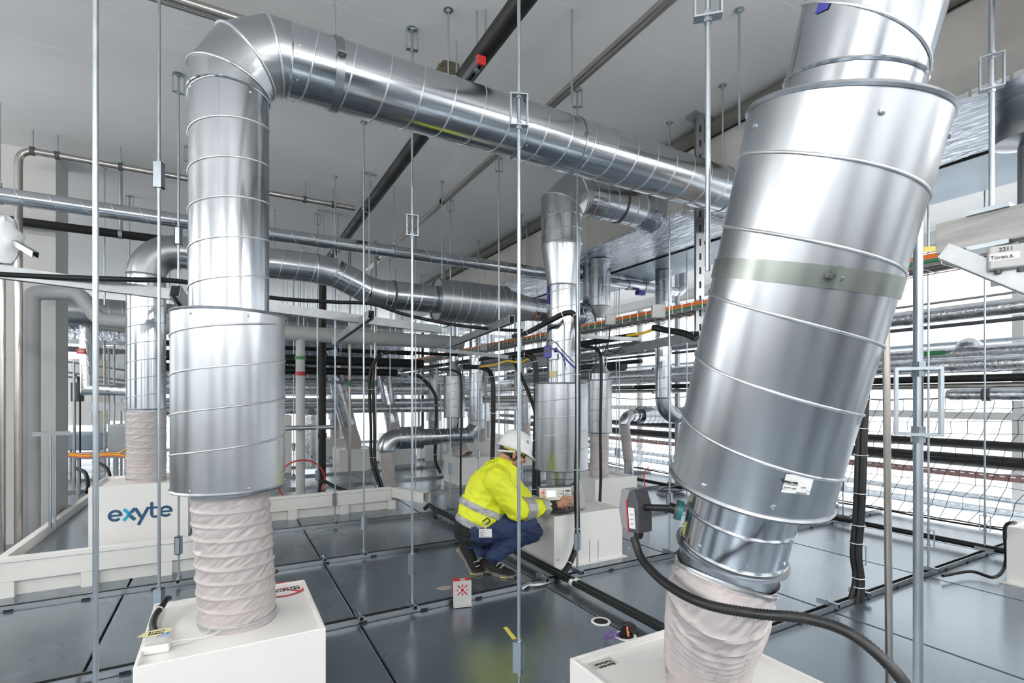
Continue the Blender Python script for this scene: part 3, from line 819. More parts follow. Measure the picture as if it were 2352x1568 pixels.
# short ceiling hangers that carry pipes (foot at the pipe)
def hanger(u, vt, vb, d, label, r=.006, plate=False, group=None):
    a = pD(u, vb, d); top = V((a.x, a.y, ZC))
    t = thing('pipe_hanger', label, 'hanger', a, group)
    MB().cyl(a, top, r, 8).build('rod', 'zinc', t)
    inst('ceiling_anchor', ANC, top, t)
    if plate:
        MB().box2((a.x - .07, a.y - .02, ZC - .012), (a.x + .07, a.y + .02, ZC - .004)).build('ceiling_plate', 'zinc', t, False)
    return t
# slotted channel post by the foil duct
p = pD(1606, 600, 4.0)
t = thing('channel_post', 'tall slotted steel channel post hanging from the ceiling left of the leaning duct', 'channel', (p.x, p.y, 1.75))
def channel(parent, name, p0, p1, w=.041, h=.041, up=(0, 0, 1), th=.003, matn='strut', flip=1):
    """C-section along p0-p1, open towards -up"""
    p0, p1 = V(p0), V(p1); d = (p1 - p0).normalized(); up = V(up); x = d.cross(up).normalized(); u2 = x.cross(d).normalized() * flip
    mb = MB()
    mb.bar(p0 + u2 * (h / 2), p1 + u2 * (h / 2), w, th, u2)
    for s in (-1, 1):
        mb.bar(p0 + x * (s * w / 2), p1 + x * (s * w / 2), th, h, u2)
        mb.bar(p0 + x * (s * (w / 2 - .006)) - u2 * (h / 2), p1 + x * (s * (w / 2 - .006)) - u2 * (h / 2), .012, th, u2)
    return mb.build(name, matn, parent, False)
pb_ = V((p.x, p.y, 1.75)); pt_ = V((p.x, p.y, ZC - .02))
ch = channel(t, 'channel', pb_, pt_, .06, .045, (-.5, -.86, 0), matn='galv_dark')
for k in range(15):
    z = 1.82 + k * .11
    q = V((p.x, p.y, z)) + V((-.5, -.86, 0)).normalized() * .0245
    MB().bar(q - V((0, 0, .026)), q + V((0, 0, .026)), .014, .002, (-.5, -.86, 0)).build('slot', 'dark', ch, False)
MB().box2((p.x - .10, p.y - .05, ZC - .03), (p.x + .10, p.y + .05, ZC - .002)).build('foot_plate', 'zinc', t, False)
# rod that carries the clamp of the leaning duct
q = pD(1626, 622, 1.34)
rod('rod holding the clamp band of the leaning right duct', q.x, q.y, q.z, items=[('s', zi(42, q.x, q.y))], clamp=False)
q = pD(1660, 415, 3.6)
rod('slim rod beside the slotted channel post at the ceiling', q.x, q.y, q.z, clamp=False)
q = pD(1698, 300, 2.9)
rod('slim rod passing behind the top of the leaning duct', q.x, q.y, q.z, clamp=False)

# ================================================================== PLAIN PIPES
def run(name, label, pts, r, matn, cat='pipe', n=16, fil=None, group=None):
    """one continuous pipe; fil = fillet radius at corners"""
    P = [V(p) for p in pts]
    if fil:
        Q = [P[0]]
        for i in range(1, len(P) - 1):
            a = (P[i - 1] - P[i]).normalized(); b = (P[i + 1] - P[i]).normalized()
            for k in range(7):
                t = k / 6; A = P[i] + a * fil * (1 - t); B = P[i] + b * fil * t
                Q.append(A.lerp(B, t))
        Q.append(P[-1]); P = Q
    o = MB().sweep(P, r, n).build(name, matn, None, True, 30)
    return tag(o, label, cat, group)
def ring_on(parent, p, d, r, w=.03, matn='zinc', th=.004):
    return MB().band(p, d, r, w, th, 24).build('pipe_clip', matn, parent)
bx = 1.29
bp_ = run('black_drain_pipe', 'black plastic pipe under the ceiling running from top centre and dropping to the floor', [(bx, -1.5, 3.25), (bx, 8.1, 3.23), (bx, 8.15, -.0)], .055, 'blackpipe', fil=.14)
for v, u in ((480, 845), (590, 770)):
    q = pX(u, v, bx); ring_on(bp_, (bx, q.y, 3.24), (0, 1, 0), .056, .03)
MB().band((bx, 8.15, zat(1000, bx, 8.15)), (0, 0, 1), .056, .07, .012, 24).build('pipe_socket', 'blackpipe', bp_)
for q in (2.6, 5.2):
    MB().cyl((bx, q, 3.29), (bx, q, ZC), .006, 8).build('hanger_rod', 'zinc', bp_)
sx = 1.97
sp_ = run('steel_conduit', 'thin bright steel conduit under the ceiling crossing behind the big duct', [(sx, .5, 3.31), (sx, 8.2, 3.31)], .020, 'steel')
sp2 = run('steel_conduit', 'second thin steel conduit close beside the first under the ceiling', [(sx + .05, .5, 3.32), (sx + .05, 8.2, 3.32)], .012, 'steel')
for u, v in ((1015, 465), (870, 622)):
    q = pX(u, v, sx); ring_on(sp_, (sx, q.y, 3.31), (0, 1, 0), .022, .025, 'dkgrey', .008)
    MB().cyl((sx, q.y, 3.33), (sx, q.y, ZC), .005, 8).build('hanger_rod', 'zinc', sp_)
tp = run('steel_pipe', 'bright steel pipe at the ceiling behind the elbow of the big duct', [(-3, 3.2, 3.36), (.55, 3.2, 3.36)], .026, 'steel')
run('steel_pipe', 'slimmer steel pipe alongside the one behind the duct elbow', [(-3, 3.27, 3.37), (.55, 3.27, 3.37)], .016, 'steel')
lp = run('steel_pipe', 'brownish steel pipe under the ceiling at left, bending down to the floor', [(-1.46, 5.6, .0), (-1.46, 5.6, 3.30), (1.22, 5.6, 3.30)], .027, 'steel', fil=.12)
for u in (75, 132, 277, 700, 765):
    x = pY(u, 400, 5.6).x
    ring_on(lp, (x, 5.6, 3.3), (1, 0, 0), .028, .03, 'dkgrey', .007)
    MB().cyl((x, 5.6, 3.33), (x, 5.6, ZC), .007, 8).build('hanger_rod', 'zinc', lp)
bl = run('black_flat_pipe', 'black pipe on the left crossing the column behind the slim duct', [(-2.2, 5.92, 2.79), (.6, 5.92, 2.79)], .038, 'blackpipe')
x = pY(277, 520, 5.92).x
MB().cyl((x, 5.92, 2.83), (x, 5.92, ZC), .016, 8).band((x, 5.92, 2.79), (1, 0, 0), .039, .03, .005).build('hanger', 'zinc', bl)
# grey insulated pipe at the left column
gpt = [(-1.42, 5.75, 0), (-1.42, 5.75, zat(672, -1.42, 5.75)), pY(180, 672, 5.75), pY(228, 735, 5.75), pY(330, 742, 5.75)]
run('insulated_pipe', 'matt grey insulated pipe climbing the left column and stepping to the right', gpt, .062, 'greypaint', fil=.07)
run('insulated_pipe', 'grey insulated pipe at the extreme left edge with a bend', [(-1.95, 5.9, 0), (-1.95, 5.9, 2.2), (-1.95, 5.9, 3.1), (-2.4, 5.9, 3.3)], .07, 'greypaint', fil=.10)
run('steel_pipe', 'thin vertical steel pipe at the very left of the column', [(-1.56, 5.62, 0), (-1.56, 5.62, 2.3)], .018, 'steel')
q = pD(2060, 670, 2.0)
run('steel_pipe', 'slim bright steel pipe standing right of the leaning duct', [(2.38, 1.07, 0), (2.36, 1.09, ZC)], .0135, 'steel', n=12)
# grey tee pipe in the middle distance
gt = run('white_stand_pipe', 'pale grey standpipe with a red label in the middle distance', [(.875, 7.25, 0), (.875, 7.25, 2.1)], .058, 'ltgrey')
MB().band((.875, 7.25, zat(858, .875, 7.25)), (0, 0, 1), .059, .05, .002, 24).build('red_label', 'red', gt)
MB().band((.875, 7.25, zat(822, .875, 7.25)), (0, 0, 1), .059, .04, .012, 16).build('valve_wheel', 'green', gt)
run('grey_pipe', 'thick pale grey pipe across the middle distance', [(-1.2, 7.25, 2.12), (3.2, 7.25, 2.12)], .10, 'ltgrey', n=24)
for u, lab in ((803, 'left one of two slim steel standpipes behind the cream frame'), (862, 'right one of two slim steel standpipes behind the cream frame')):
    a = pz(u, 1122)
    o = run('steel_standpipe', lab, [a, (a.x, a.y, ZC)], .020, 'steel', n=12)
    MB().band((a.x, a.y, zat(880, a.x, a.y)), (0, 0, 1), .021, .09, .001, 12).build('green_arrow_label', 'green', o)
# floor conduits
for k, (x, lab) in enumerate(((2.005, 'left black conduit lying along the floor joint beside the worker\'s box'), (2.045, 'right black conduit lying along the floor joint beside the worker\'s box'))):
    o = run('black_conduit', lab, [(x, .85, .052), (x, 5.35, .052)], .017, 'black', 'conduit', 12)
    for y in (1.55, 2.75): ring_on(o, (x, y, .052), (0, 1, 0), .0175, .03, 'tie')
o = run('black_conduit', 'long black conduit crossing the right floor rails', [(5.40, -.5, .055), (5.40, 7.5, .055)], .024, 'black', 'conduit', 12)

# ================================================================== CREAM STEEL FRAMES
def frame_beam(name, label, a, b, posts=True, z0=.10, z1=.255):
    a, b = V(a), V(b); d = (b - a); L = d.length; d.normalize(); nrm = V((d.y, -d.x, 0))
    t = thing(name, label, 'frame', (a + b) / 2)
    MB().bar(a + V((0, 0, (z0 + z1) / 2)), b + V((0, 0, (z0 + z1) / 2)), .05, z1 - z0).build('beam', 'white2', t, False, bevel=.004)
    MB().bar(a + nrm * .027 + V((0, 0, z1 - .03)), b + nrm * .027 + V((0, 0, z1 - .03)), .004, .004).build('edge_bead', 'strut', t, False)
    MB().bar(a - nrm * .03 + V((0, 0, z0 / 2)), b - nrm * .03 + V((0, 0, z0 / 2)), .01, z0).build('back_plate', 'white2', t, False)
    if posts:
        n = max(1, int(L / .42))
        for k in range(n + 1):
            p = a + d * (L * k / n)
            MB().bar(p - d * .045 + V((0, 0, z0 / 2)), p + d * .045 + V((0, 0, z0 / 2)), .05, z0).build('foot_block', 'white2', t, False)
    return t
frame_beam('base_beam', 'cream steel frame beam with foot blocks in front of the exyte box', (-2.9, 4.43, 0), (.05, 4.43, 0))
frame_beam('base_beam', 'cream frame beam between flexible hose and worker in the middle ground', (.10, 5.80, 0), (1.67, 5.80, 0))
frame_beam('base_beam', 'cream frame beam linking the two front beams behind the hose', (.08, 4.47, 0), (.08, 5.76, 0))
frame_beam('base_beam', 'cream frame beam receding along the left column', (-1.24, 7.6, 0), (-1.24, 4.47, 0), posts=False)
a, b = V((1.72, 5.80, .0)), V((1.92, 5.30, .0))
t = thing('channel_end', 'short cream channel sticking out at the end of the middle frame', 'channel', (a + b) / 2)
channel(t, 'channel', a + V((0, 0, .19)), b + V((0, 0, .19)), .10, .11, matn='white2')
o = MB().box2((-1.2, 4.47, .0), (.05, 7.5, .185)).build('raised_floor', 'floor', None, False); tag(o, 'raised metal floor inside the cream frame under the exyte box', kind='structure')
a = pD(115, 1200, 4.0)
t = thing('support_stand', 'small T-shaped strut stand before the left column', 'stand', a)
top = V((a.x, a.y, zat(1000, a.x, a.y)))
MB().cyl((a.x, a.y, .255), top, .011, 8).cyl((a.x + .03, a.y, .255), top + V((.03, 0, 0)), .008, 8).build('post', 'zinc', t)
channel(t, 'top_channel', top + V((-.10, -.02, .015)), top + V((.12, .02, .015)), .03, .03, matn='galv_dark')

# ================================================================== CHANNEL BEAMS AND CABLE TRAY
def beam(label, p0, p1, w=.045, h=.066, flip=1, name='channel_beam', matn='strut'):
    t = thing(name, label, 'channel', (V(p0) + V(p1)) / 2)
    channel(t, 'channel', p0, p1, w, h, (0, 0, 1), .003, matn, flip)
    return t
zb = 1.95
l0, l1 = pz(-60, 617, zb), pz(1012, 757, zb)
bm = beam('long galvanised channel beam crossing behind the big duct, carrying a black cable', l0, l1)
beam('galvanised channel arm with an open black end, left of two in the middle', pz(853, 722, 1.93), pz(768, 785, 1.93), .05, .066)
beam('galvanised channel arm, right of two in the middle', pz(1176, 733, 1.95), pz(1018, 798, 1.95), .05, .066)
beam('short channel arm just left of the big riser with an open end', pD(402, 668, 2.62), pD(452, 740, 2.9), .045, .066)
beam('pale flat channel under the cable tray left of the worker\'s duct', pD(1008, 803, 6.3), pD(1172, 820, 5.2), .05, .035)
beam('pale flat channel under the cable tray right of the worker\'s duct', pD(1305, 770, 4.9), pD(1470, 780, 4.7), .05, .03)
beam('galvanised channel right of the worker\'s duct below the orange cables', pz(1600, 770, 1.75), pz(1395, 812, 1.75), .05, .066)
beam('galvanised channel behind the worker\'s duct below the tray', pD(1330, 815, 5.6), pD(1170, 845, 7.2), .05, .06)
beam('pale channel beam at right edge under the timber', pD(2168, 578, 1.95), pD(2420, 680, 1.75), .05, .055)

tx, tz = 3.30, 1.955
ct = thing('cable_tray', 'wire basket cable tray filled with orange, green and grey cables', 'cable tray', (tx, 5, tz))
tw, th_ = .11, .07
mb = MB()
for (dx, dz) in [(-tw, 0), (-tw * .33, 0), (tw * .33, 0), (tw, 0), (-tw, th_ * .5), (-tw, th_), (tw, th_ * .5), (tw, th_)]:
    mb.sweep([(tx + dx, -.6, tz + dz), (tx + dx, 11, tz + dz)], .0028, 5)
for k in range(116):
    y = -.6 + k * .1
    mb.sweep([(tx - tw, y, tz + th_), (tx - tw, y, tz), (tx + tw, y, tz), (tx + tw, y, tz + th_)], .0028, 4)
tag(mb.build('wire_basket', 'wirebasket', ct, False), kind='stuff')
cab = [('orange', .010), ('orange', .010), ('green', .010), ('greycable', .010), ('greycable', .009), ('orange', .009), ('greycable', .008), ('green', .008), ('greycable', .010), ('orange', .008), ('greycable', .009), ('greycable', .009)]
for i, (m, r) in enumerate(cab):
    dx = -tw + .014 + (i % 6) * (2 * tw - .03) / 5; dz = .014 + (i // 6) * .028
    if i < 4: dx = -tw + .013; dz = .058 - i * .015
    pts = [(tx + dx + .004 * math.sin(y * 3 + i), y, tz + dz + .003 * math.sin(y * 4.3 + i * 2)) for y in [-.6 + .6 * k for k in range(20)]]
    MB().sweep(pts, r, 8).build('cable', m, ct)
def jbox(name, label, c, w, h, dpt, matn='ltgrey', txt=None, yaw=None):
    """small junction box facing the camera side (-Y/-X)"""
    c = V(c)
    t = thing(name, label, 'junction box', c)
    ux = V((CS, -SN, 0)) if yaw is None else V((math.cos(yaw), math.sin(yaw), 0)); nrm = V((ux.y, -ux.x, 0))
    m = Matrix((ux, -nrm, V((0, 0, 1)))).transposed()
    MB().box(c, (w, dpt, h), m).build('body', matn, t, False, bevel=min(w, h) * .09)
    MB().box(c + nrm * (dpt / 2), (w * .92, .006, h * .92), m).build('lid', matn, t, False, bevel=.003)
    for s in (-1, 1):
        MB().cyl(c + ux * (s * w * .25) - V((0, 0, h / 2 + .012)), c + ux * (s * w * .25) - V((0, 0, h / 2)), .010, 10).build('cable_gland', 'dkgrey', t)
    if txt:
        n = len(txt) * .55
        text_poly(txt, h * .22, 'lettering', 'ink', t, c + nrm * (dpt / 2 + .004) - ux * (h * .22 * n / 2) - V((0, 0, h * .06)), ux, (0, 0, 1), .0004)
    return t
jbox('junction_box', 'light grey junction box on the cable tray, right of the worker\'s duct', pX(1402, 735, tx - .14), .095, .095, .05)
jbox('junction_box', 'light grey junction box on the cable tray beside the leaning duct', pX(1512, 715, tx - .14), .115, .115, .05)
jbox('junction_box', 'small light grey junction box far along the cable tray', pX(1112, 797, tx - .14), .10, .10, .05)
# second tray level and clutter under it
for i, dz in enumerate((-.10, -.16, -.22)):
    run('service_line', ('black insulated line just under the cable tray', 'grey service line under the cable tray', 'lowest slim line under the cable tray')[i], [(tx + .05 + .06 * i, 3.6, tz + dz), (tx + .05 + .06 * i, 11, tz + dz)], (.03, .018, .022)[i], ('black', 'greycable', 'galv_dull')[i])

# ================================================================== TIMBER BEAM, RIGHT EDGE
tbx = 2.42
y0 = pX(2148, 515, tbx).y
tb = thing('timber_beam', 'weathered grey timber beam hung at the right edge', 'beam', (tbx + .03, .2, 1.83))
ztop = zat(515, tbx, y0)
mb = MB().box2((tbx, -1.2, ztop - .118), (tbx + .06, y0, ztop)); mb.build('beam', 'timber', tb, False, bevel=.004)
q = pX(2278, 300, tbx + .03)
for z in (ztop + .006, ztop - .124):
    MB().box2((tbx - .015, q.y - .06, z - .008), (tbx + .075, q.y + .06, z + .008)).build('bearing_plate', 'zinc', tb, False)
rod('dark rod holding the timber beam at right, with an open bracket shackle', tbx + .03, q.y, ztop - .22, items=[('s', zat(205, tbx + .03, q.y))], clamp=False, r=.009, rz=.6)
c = pD(2318, 590, 1.80)
ux_ = V((.42, -.907, 0)).normalized(); nn = V((ux_.y, -ux_.x, 0))
jb = jbox('junction_box', 'grey junction box with handwriting under the timber beam', c, .115, .084, .035, 'ltgrey', yaw=math.atan2(ux_.y, ux_.x))
text_poly('2211', .019, 'handwriting', 'ink', jb, c + nn * .0225 - ux_ * .030 + V((0, 0, .019)), ux_, (0, 0, 1))
MB().box(c + nn * .0212 - ux_ * .015, (.080, .001, .026), Matrix((ux_, -nn, V((0, 0, 1)))).transposed()).build('paper_strip', 'paper', jb, False)
text_poly('Tören.6.', .018, 'handwriting', 'ink', jb, c + nn * .0225 - ux_ * .052 - V((0, 0, .007)), ux_, (0, 0, 1))
pl = MB().box2((2.52, -.6, 1.69), (2.53, pX(2275, 600, 2.52).y, 1.84)); tag(pl.build('mounting_plate', 'ltgrey', None, False), 'pale mounting plate behind the lettered junction box', 'plate')
yt = MB().bar(pD(2080, 575, 2.3), pD(2275, 563, 2.25), .004, .022); tag(yt.build('yellow_strip', 'yeltape', None, False), 'yellow cable strip beneath the timber beam', 'strip')

# ================================================================== RIGHT SIDE: PIPE RACK, NET, FACADE RAILS
def along_y(name, label, X, z, r, matn, y0=-2.0, y1=13.5, n=20, cat='pipe', capped=False, rings=0, hang=False):
    o = MB().sweep([(X, y0, z), (X, y1, z)], r, n).build(name, matn, None, True, 40)
    tag(o, label, cat)
    if hang:
        for y in (1.5, 5.5, 9.5): MB().cyl((X, y, z), (X, y, ZC), .006, 6).build('hanger_rod', 'zinc', o)
    for k in range(rings):
        y = y0 + (y1 - y0) * (k + .5) / rings
        MB().band((X, y, z), (0, 1, 0), r, .05, .004, n).build('foil_joint', 'foilpipe', o)
    return o
along_y('foil_pipe', 'upper foil-insulated pipe on the right, above the slotted strut', 6.0, 2.07, .075, 'foilpipe', rings=12)
along_y('black_strut', 'dark slotted strut under the upper foil pipe on the right', 5.96, 1.955, .018, 'dkgrey')
along_y('foil_pipe', 'foil pipe at shoulder height on the right with a green arrow label', 6.15, 1.70, .065, 'foilpipe', rings=12)
along_y('foil_pipe', 'foil pipe at shoulder height on the right, just under the green-labelled one', 6.05, 1.58, .070, 'foilpipe', rings=14)
along_y('steel_line', 'thin steel line running above the upper foil pipe', 6.0, 2.19, .012, 'steel')
along_y('steel_line', 'pale thin line in front of the bright facade on the right', 7.6, 1.92, .025, 'raillt')
along_y('black_pipe', 'black insulated pipe below the foil pipes on the right', 6.1, 1.455, .036, 'black')
along_y('steel_line', 'grey steel pipe directly under the black one on the right', 6.1, 1.385, .028, 'steel')
yc = pX(2185, 905, 5.9).y
o = along_y('foil_pipe', 'capped foil pipe ending in mid-air near the net on the right', 5.9, 1.30, .055, 'foilpipe', -2.0, yc)
MB().lathe((5.9, yc, 1.30), (0, 1, 0), [(0, .055), (.03, .045), (.045, .02), (.05, 0)], 20).build('rounded_cap', 'foilpipe', o)
y = pX(2262, 905, 5.85).y
MB().band((5.9, y, 1.30), (0, 1, 0), .055, .06, .003, 20).build('valve_label', 'dkgrey', o)
gl_ = pX(2150, 812, 6.08)
o = MB().prism([(0, 0), (.16, 0), (.20, .022), (.16, .044), (0, .044)], (6.08, gl_.y + .1, 1.69), (0, -1, 0), (0, 0, 1), .003).build('green_arrow_label', 'green', None, False)
tag(o, 'green arrow label on a foil pipe at right', 'label')
o = MB().lathe((6.15, pX(2225, 800, 6.15).y, 1.745), (0, 0, 1), [(0, .10), (.04, .095), (.08, .06), (.10, 0)], 20).build('foil_dome', 'foilpipe', None); tag(o, 'foil-wrapped dome on top of a pipe at right', 'pipe fitting')
along_y('black_pipe', 'thick black pipe seen through the net on the right', 6.8, .62, .066, 'blackpipe', hang=True)
o = along_y('black_pipe', 'black pipe above the thick one behind the net', 7.2, .76, .050, 'blackpipe', hang=True)
for i, (X, z, h, m, lab) in enumerate(((7.6, .34, .075, 'railred', 'red-brown perforated rail low on the facade'), (7.6, .10, .06, 'raillt', 'pale perforated rail below the red-brown one'), (7.62, -.06, .09, 'raillt', 'lowest pale perforated rail behind the net'))):
    t = thing('perforated_rail', lab, 'rail', (X, 4, z))
    MB().box2((X, -2, z), (X + .02, 13, z + h)).build('rail', m, t, False)
    mb = MB()
    for k in range(150):
        y = -1.5 + k * .09
        mb.box2((X - .002, y, z + h * .62), (X + .001, y + .045, z + h * .80))
    tag(mb.build('slots', 'tie', t, False), kind='stuff')
RPO = []
for y in (1.0, 3.4, 5.8, 8.2, 10.6):
    t = thing('rack_post', 'perforated zinc post of the pipe rack in front of the facade', 'post', (6.25, y, -.03), 'pipe rack posts'); RPO.append(t)
    ch = channel(t, 'post', (6.28, y, -.03), (6.28, y, ZC), .06, .05, (-1, 0, 0), matn='raillt')
    for z in (2.18, 1.86, 1.50):
        channel(t, 'bracket_arm', (6.28, y, z - .14), (5.75, y, z - .14), .041, .041, matn='raillt')
# safety net with sagging slanted cords
mb = MB()
nx = 6.42; cell = .125
def netp(i, j):
    y = -1.2 + i * cell; z = .04 + j * cell
    return V((nx + .02 * math.sin(i * .37 + j * .5), y - .045 * j + .012 * math.sin(i * 1.7 + j * 2.3), z * (1 - .03 * math.sin(i * .21)) + .006 * math.sin(i * 2.1 + j)))
NI, NJ = 86, 10
for i in range(NI + 1):
    mb.sweep([netp(i, j) + (V((0, .015 * (-1) ** j, 0))) for j in range(NJ + 1)], .0032, 3, False, mitre=False)
for j in range(NJ + 1):
    mb.sweep([netp(i, j) for i in range(NI + 1)], .0030 if 0 < j < NJ else .008, 3, False, mitre=False)
net = mb.build('safety_net', 'net', None, False)
tag(net, 'black knotted safety net hung along the right edge of the floor', 'net')
# bare rope on the floor under the net
o = MB().sweep(spline([(6.34, -1.2 + .6 * k, .03 + .01 * (k % 2)) for k in range(20)], 4), .010, 6).build('edge_rope', 'net', None); tag(o, 'black rope lying along the floor edge below the net', 'rope')
b5 = plenum_box('plenum_box', 'white metal box cut by the right picture edge', 4.99, 1.10)
cbl = spline([pz(2332, 1200, .40), pz(2322, 1200, .44), pz(2308, 1215, .38), pz(2310, 1290, .10), pz(2285, 1325, .035), pz(2230, 1312, .04), pz(2165, 1322, .04)], 8)
o = MB().sweep(cbl, .011, 8).build('black_cable', 'black', None); tag(o, 'black cable looping down from the box at the right edge', 'cable')
# drop fittings from the duct at far right
q = pD(2366, 300, 2.75)
t = thing('duct_drop', 'round duct fitting with dark collar dropping from the foil-wrapped duct at the right edge', 'duct', (q.x, q.y, 2.0))
zc = zat(322, q.x, q.y)
MB().lathe((q.x, q.y, zc - .5), ROUND, [(0, .05), (.5, .05)], 32).build('pipe', 'galv_dark', t)
MB().lathe((q.x, q.y, zc - .03), ROUND, [(0, .05), (.03, .15), (.13, .15), (.15, .14), (2.86 - zc + .03, .14)], 40).build('collar', 'galv', t)
q = pD(2345, -22, 2.3)
o = MB().sweep([q + V((-.18, -.1, -.0)), q + V((.5, -.5, .05))], .14, 40).build('round_duct', 'galv', None); tag(o, 'underside of a round duct at the top right corner', 'duct')

# ================================================================== MIDDLE-DISTANCE DUCTS
def bx_label(lab, x, y, **k): return plenum_box('plenum_box', lab, x, y, **k)
# slim silencer duct right behind the worker's duct
gx, gy = 3.78, 4.66
bx_label('white box behind the worker\'s box, under a slim silencer', gx, gy)
t = thing('ventilation_duct', 'slim duct with silencer between worker\'s duct and leaning duct', 'duct', (gx, gy, .37))
hose(t, [(gx - .01, gy, .366), (gx, gy, .6), (gx, gy, .88)], .105, .035, .006, .006, 44, 12, 5)
silencer(t, (gx, gy, .87), (gx, gy, 1.48), .144, .08, .12, .4, n=44)
pipe(t, 'short_pipe', (gx, gy, 1.47), (gx, gy, 1.56), .118, 0, n=40)
cone(t, (gx, gy, 1.56), (gx, gy, 1.66), .118, .06, 'galv_dark', 40)
pipe(t, 'riser_pipe', (gx, gy, 1.66), (gx, gy, 2.20), .055, .12, n=28)
cone(t, (gx, gy, 2.20), (gx, gy, 2.32), .055, .125, 'galv_dull', 40)
pipe(t, 'upper_pipe', (gx, gy, 2.32), (gx, gy, 2.86), .125, .12, n=40)
# vertical pipe with smooth elbow
hx, hy = 4.80, 4.66
t = thing('ventilation_duct', 'vertical spiral pipe ending in a smooth elbow left of the leaning duct', 'duct', (hx, hy, 1.05))
pipe(t, 'riser_pipe', (hx, hy, 1.27), (hx, hy, 2.86), .10, .135, n=40)
smooth_elbow(t, (hx + .22, hy, 1.27), (-1, 0, 0), (0, 0, -1), .22, .10)
pipe(t, 'horizontal_pipe', (hx + .22, hy, 1.05), (hx + .9, hy, 1.05), .10, .135, n=40)
silencer(t, (hx + .9, hy, 1.05), (hx + 1.3, hy, 1.05), .15, .10, .1)
# small duct with thin hose
kx, ky = 5.35, 5.95
t = thing('ventilation_duct', 'small horizontal silencer with thin grey hose bending to the floor', 'duct', (kx, ky, .0))
zk = zat(958, kx, ky) + .03
silencer(t, (kx + .28, ky, zk), (kx + .95, ky, zk), .13, .08, .1, n=40)
pipe(t, 'short_pipe', (kx + .1, ky, zk), (kx + .28, ky, zk), .09, 0, n=32)
smooth_elbow(t, (kx + .1, ky, zk - .14), (0, 0, 1), (-1, 0, 0), .14, .085)
hose(t, [(kx - .04, ky, zk - .13), (kx, ky, .6), (kx + .05, ky, .30)], .075, .028, .006, .004, 36, 4, 5)
pipe(t, 'foot_pipe', (kx + .05, ky, .0), (kx + .05, ky, .32), .07, 0, n=28)
MB().band((kx + .2, ky, zk), (1, 0, 0), .091, .02, .006).build('clamp_band', 'dkgrey', t)
# centre: riser with gored elbow, horizontal run, and silencer behind
cx_, cy_ = 3.30, 7.20
bx_label('white box below the low gored elbow in the centre', cx_, cy_, w=.62)
t = thing('ventilation_duct', 'spiral duct in the centre coming down and turning left with a gored elbow', 'duct', (cx_, cy_, .4))
rx, ry = 3.33, 7.0
zl = zat(1002, rx - .6, ry)
rr = .115
pipe(t, 'riser_pipe', (rx, ry, zl + .22), (rx, ry, 2.7), rr, .12, n=40)
gored_elbow(t, (rx - .22, ry, zl + .22), (1, 0, 0), (0, 0, -1), .22, rr, 2, n=40)
xe = pY(985, 1000, ry).x
pipe(t, 'horizontal_pipe', (xe, ry, zl), (rx - .22, ry, zl), rr, .10, n=40)
MB().lathe((xe - .14, ry, zl), (1, 0, 0), [(0, .165), (.03, .165), (.05, .12), (.14, .118)], 40).build('damper_section', 'galv', t)
silencer(t, (xe - .46, ry, zl), (xe - .12, ry, zl), .155, .1, .09, n=40)
smooth_elbow(t, (xe - .46, ry, zl - .16), (0, 0, 1), (-1, 0, 0), .16, .13)
hose(t, [(xe - .62, ry, zl - .15), (xe - .60, ry, zl - .3), (xe - .58, ry, .05)], .09, .035, .008, .004, 36, 8, 5)
t = thing('ventilation_duct', 'upright silencer with conical top directly left of the central riser', 'duct', (3.1, 7.35, .39))
sx_, sy_ = 3.12, 7.38
hose(t, [(sx_ + .15, sy_ - .1, .37), (sx_ + .1, sy_, .5), (sx_, sy_, .72)], .12, .035, .008, .006, 40, 2, 5, wire=False)
pipe(t, 'lower_pipe', (sx_, sy_, .70), (sx_, sy_, .98), .12, 0, n=36)
silencer(t, (sx_, sy_, .97), (sx_, sy_, 1.62), .165, .11, .12, n=40, matn='galv_dull')
cone(t, (sx_, sy_, 1.62), (sx_, sy_, 1.83), .12, .06, 'galv_dark', 36)
pipe(t, 'riser_pipe', (sx_, sy_, 1.83), (sx_, sy_, 2.7), .055, 0, n=24)
# far ducts
def far_duct(lab, labb, x, y, lean, z1=1.35, r=.13):
    bx_label(labb, x, y)
    t = thing('ventilation_duct', lab, 'duct', (x, y, .37))
    a = V((x, y, .366)); b = a + V((lean[0] * .35, lean[1] * .35, .42)); d = V((lean[0], lean[1], 1)).normalized()
    hose(t, [a, a + V((0, 0, .12)), b - d * .1, b + d * .02], r, .04, .008, .006, 36, x, 4)
    pipe(t, 'riser_pipe', b, b + d * z1, r * 1.05, .15, n=32)
far_duct('leaning far duct behind the steel standpipes', 'far white box behind the steel standpipes', 2.0, 9.3, (-.25, .0))
far_duct('far duct with pink-grey hose left of the worker', 'far white box with pale hose, left of the central ducts', 2.95, 9.9, (-.18, .1))
far_duct('distant upright duct at far left of the centre gap', 'distant white box at far left of the centre gap', .3, 11.2, (0, 0))
far_duct('distant upright duct right of the central riser', 'distant white box right of the central riser', 5.1, 8.6, (0, 0))
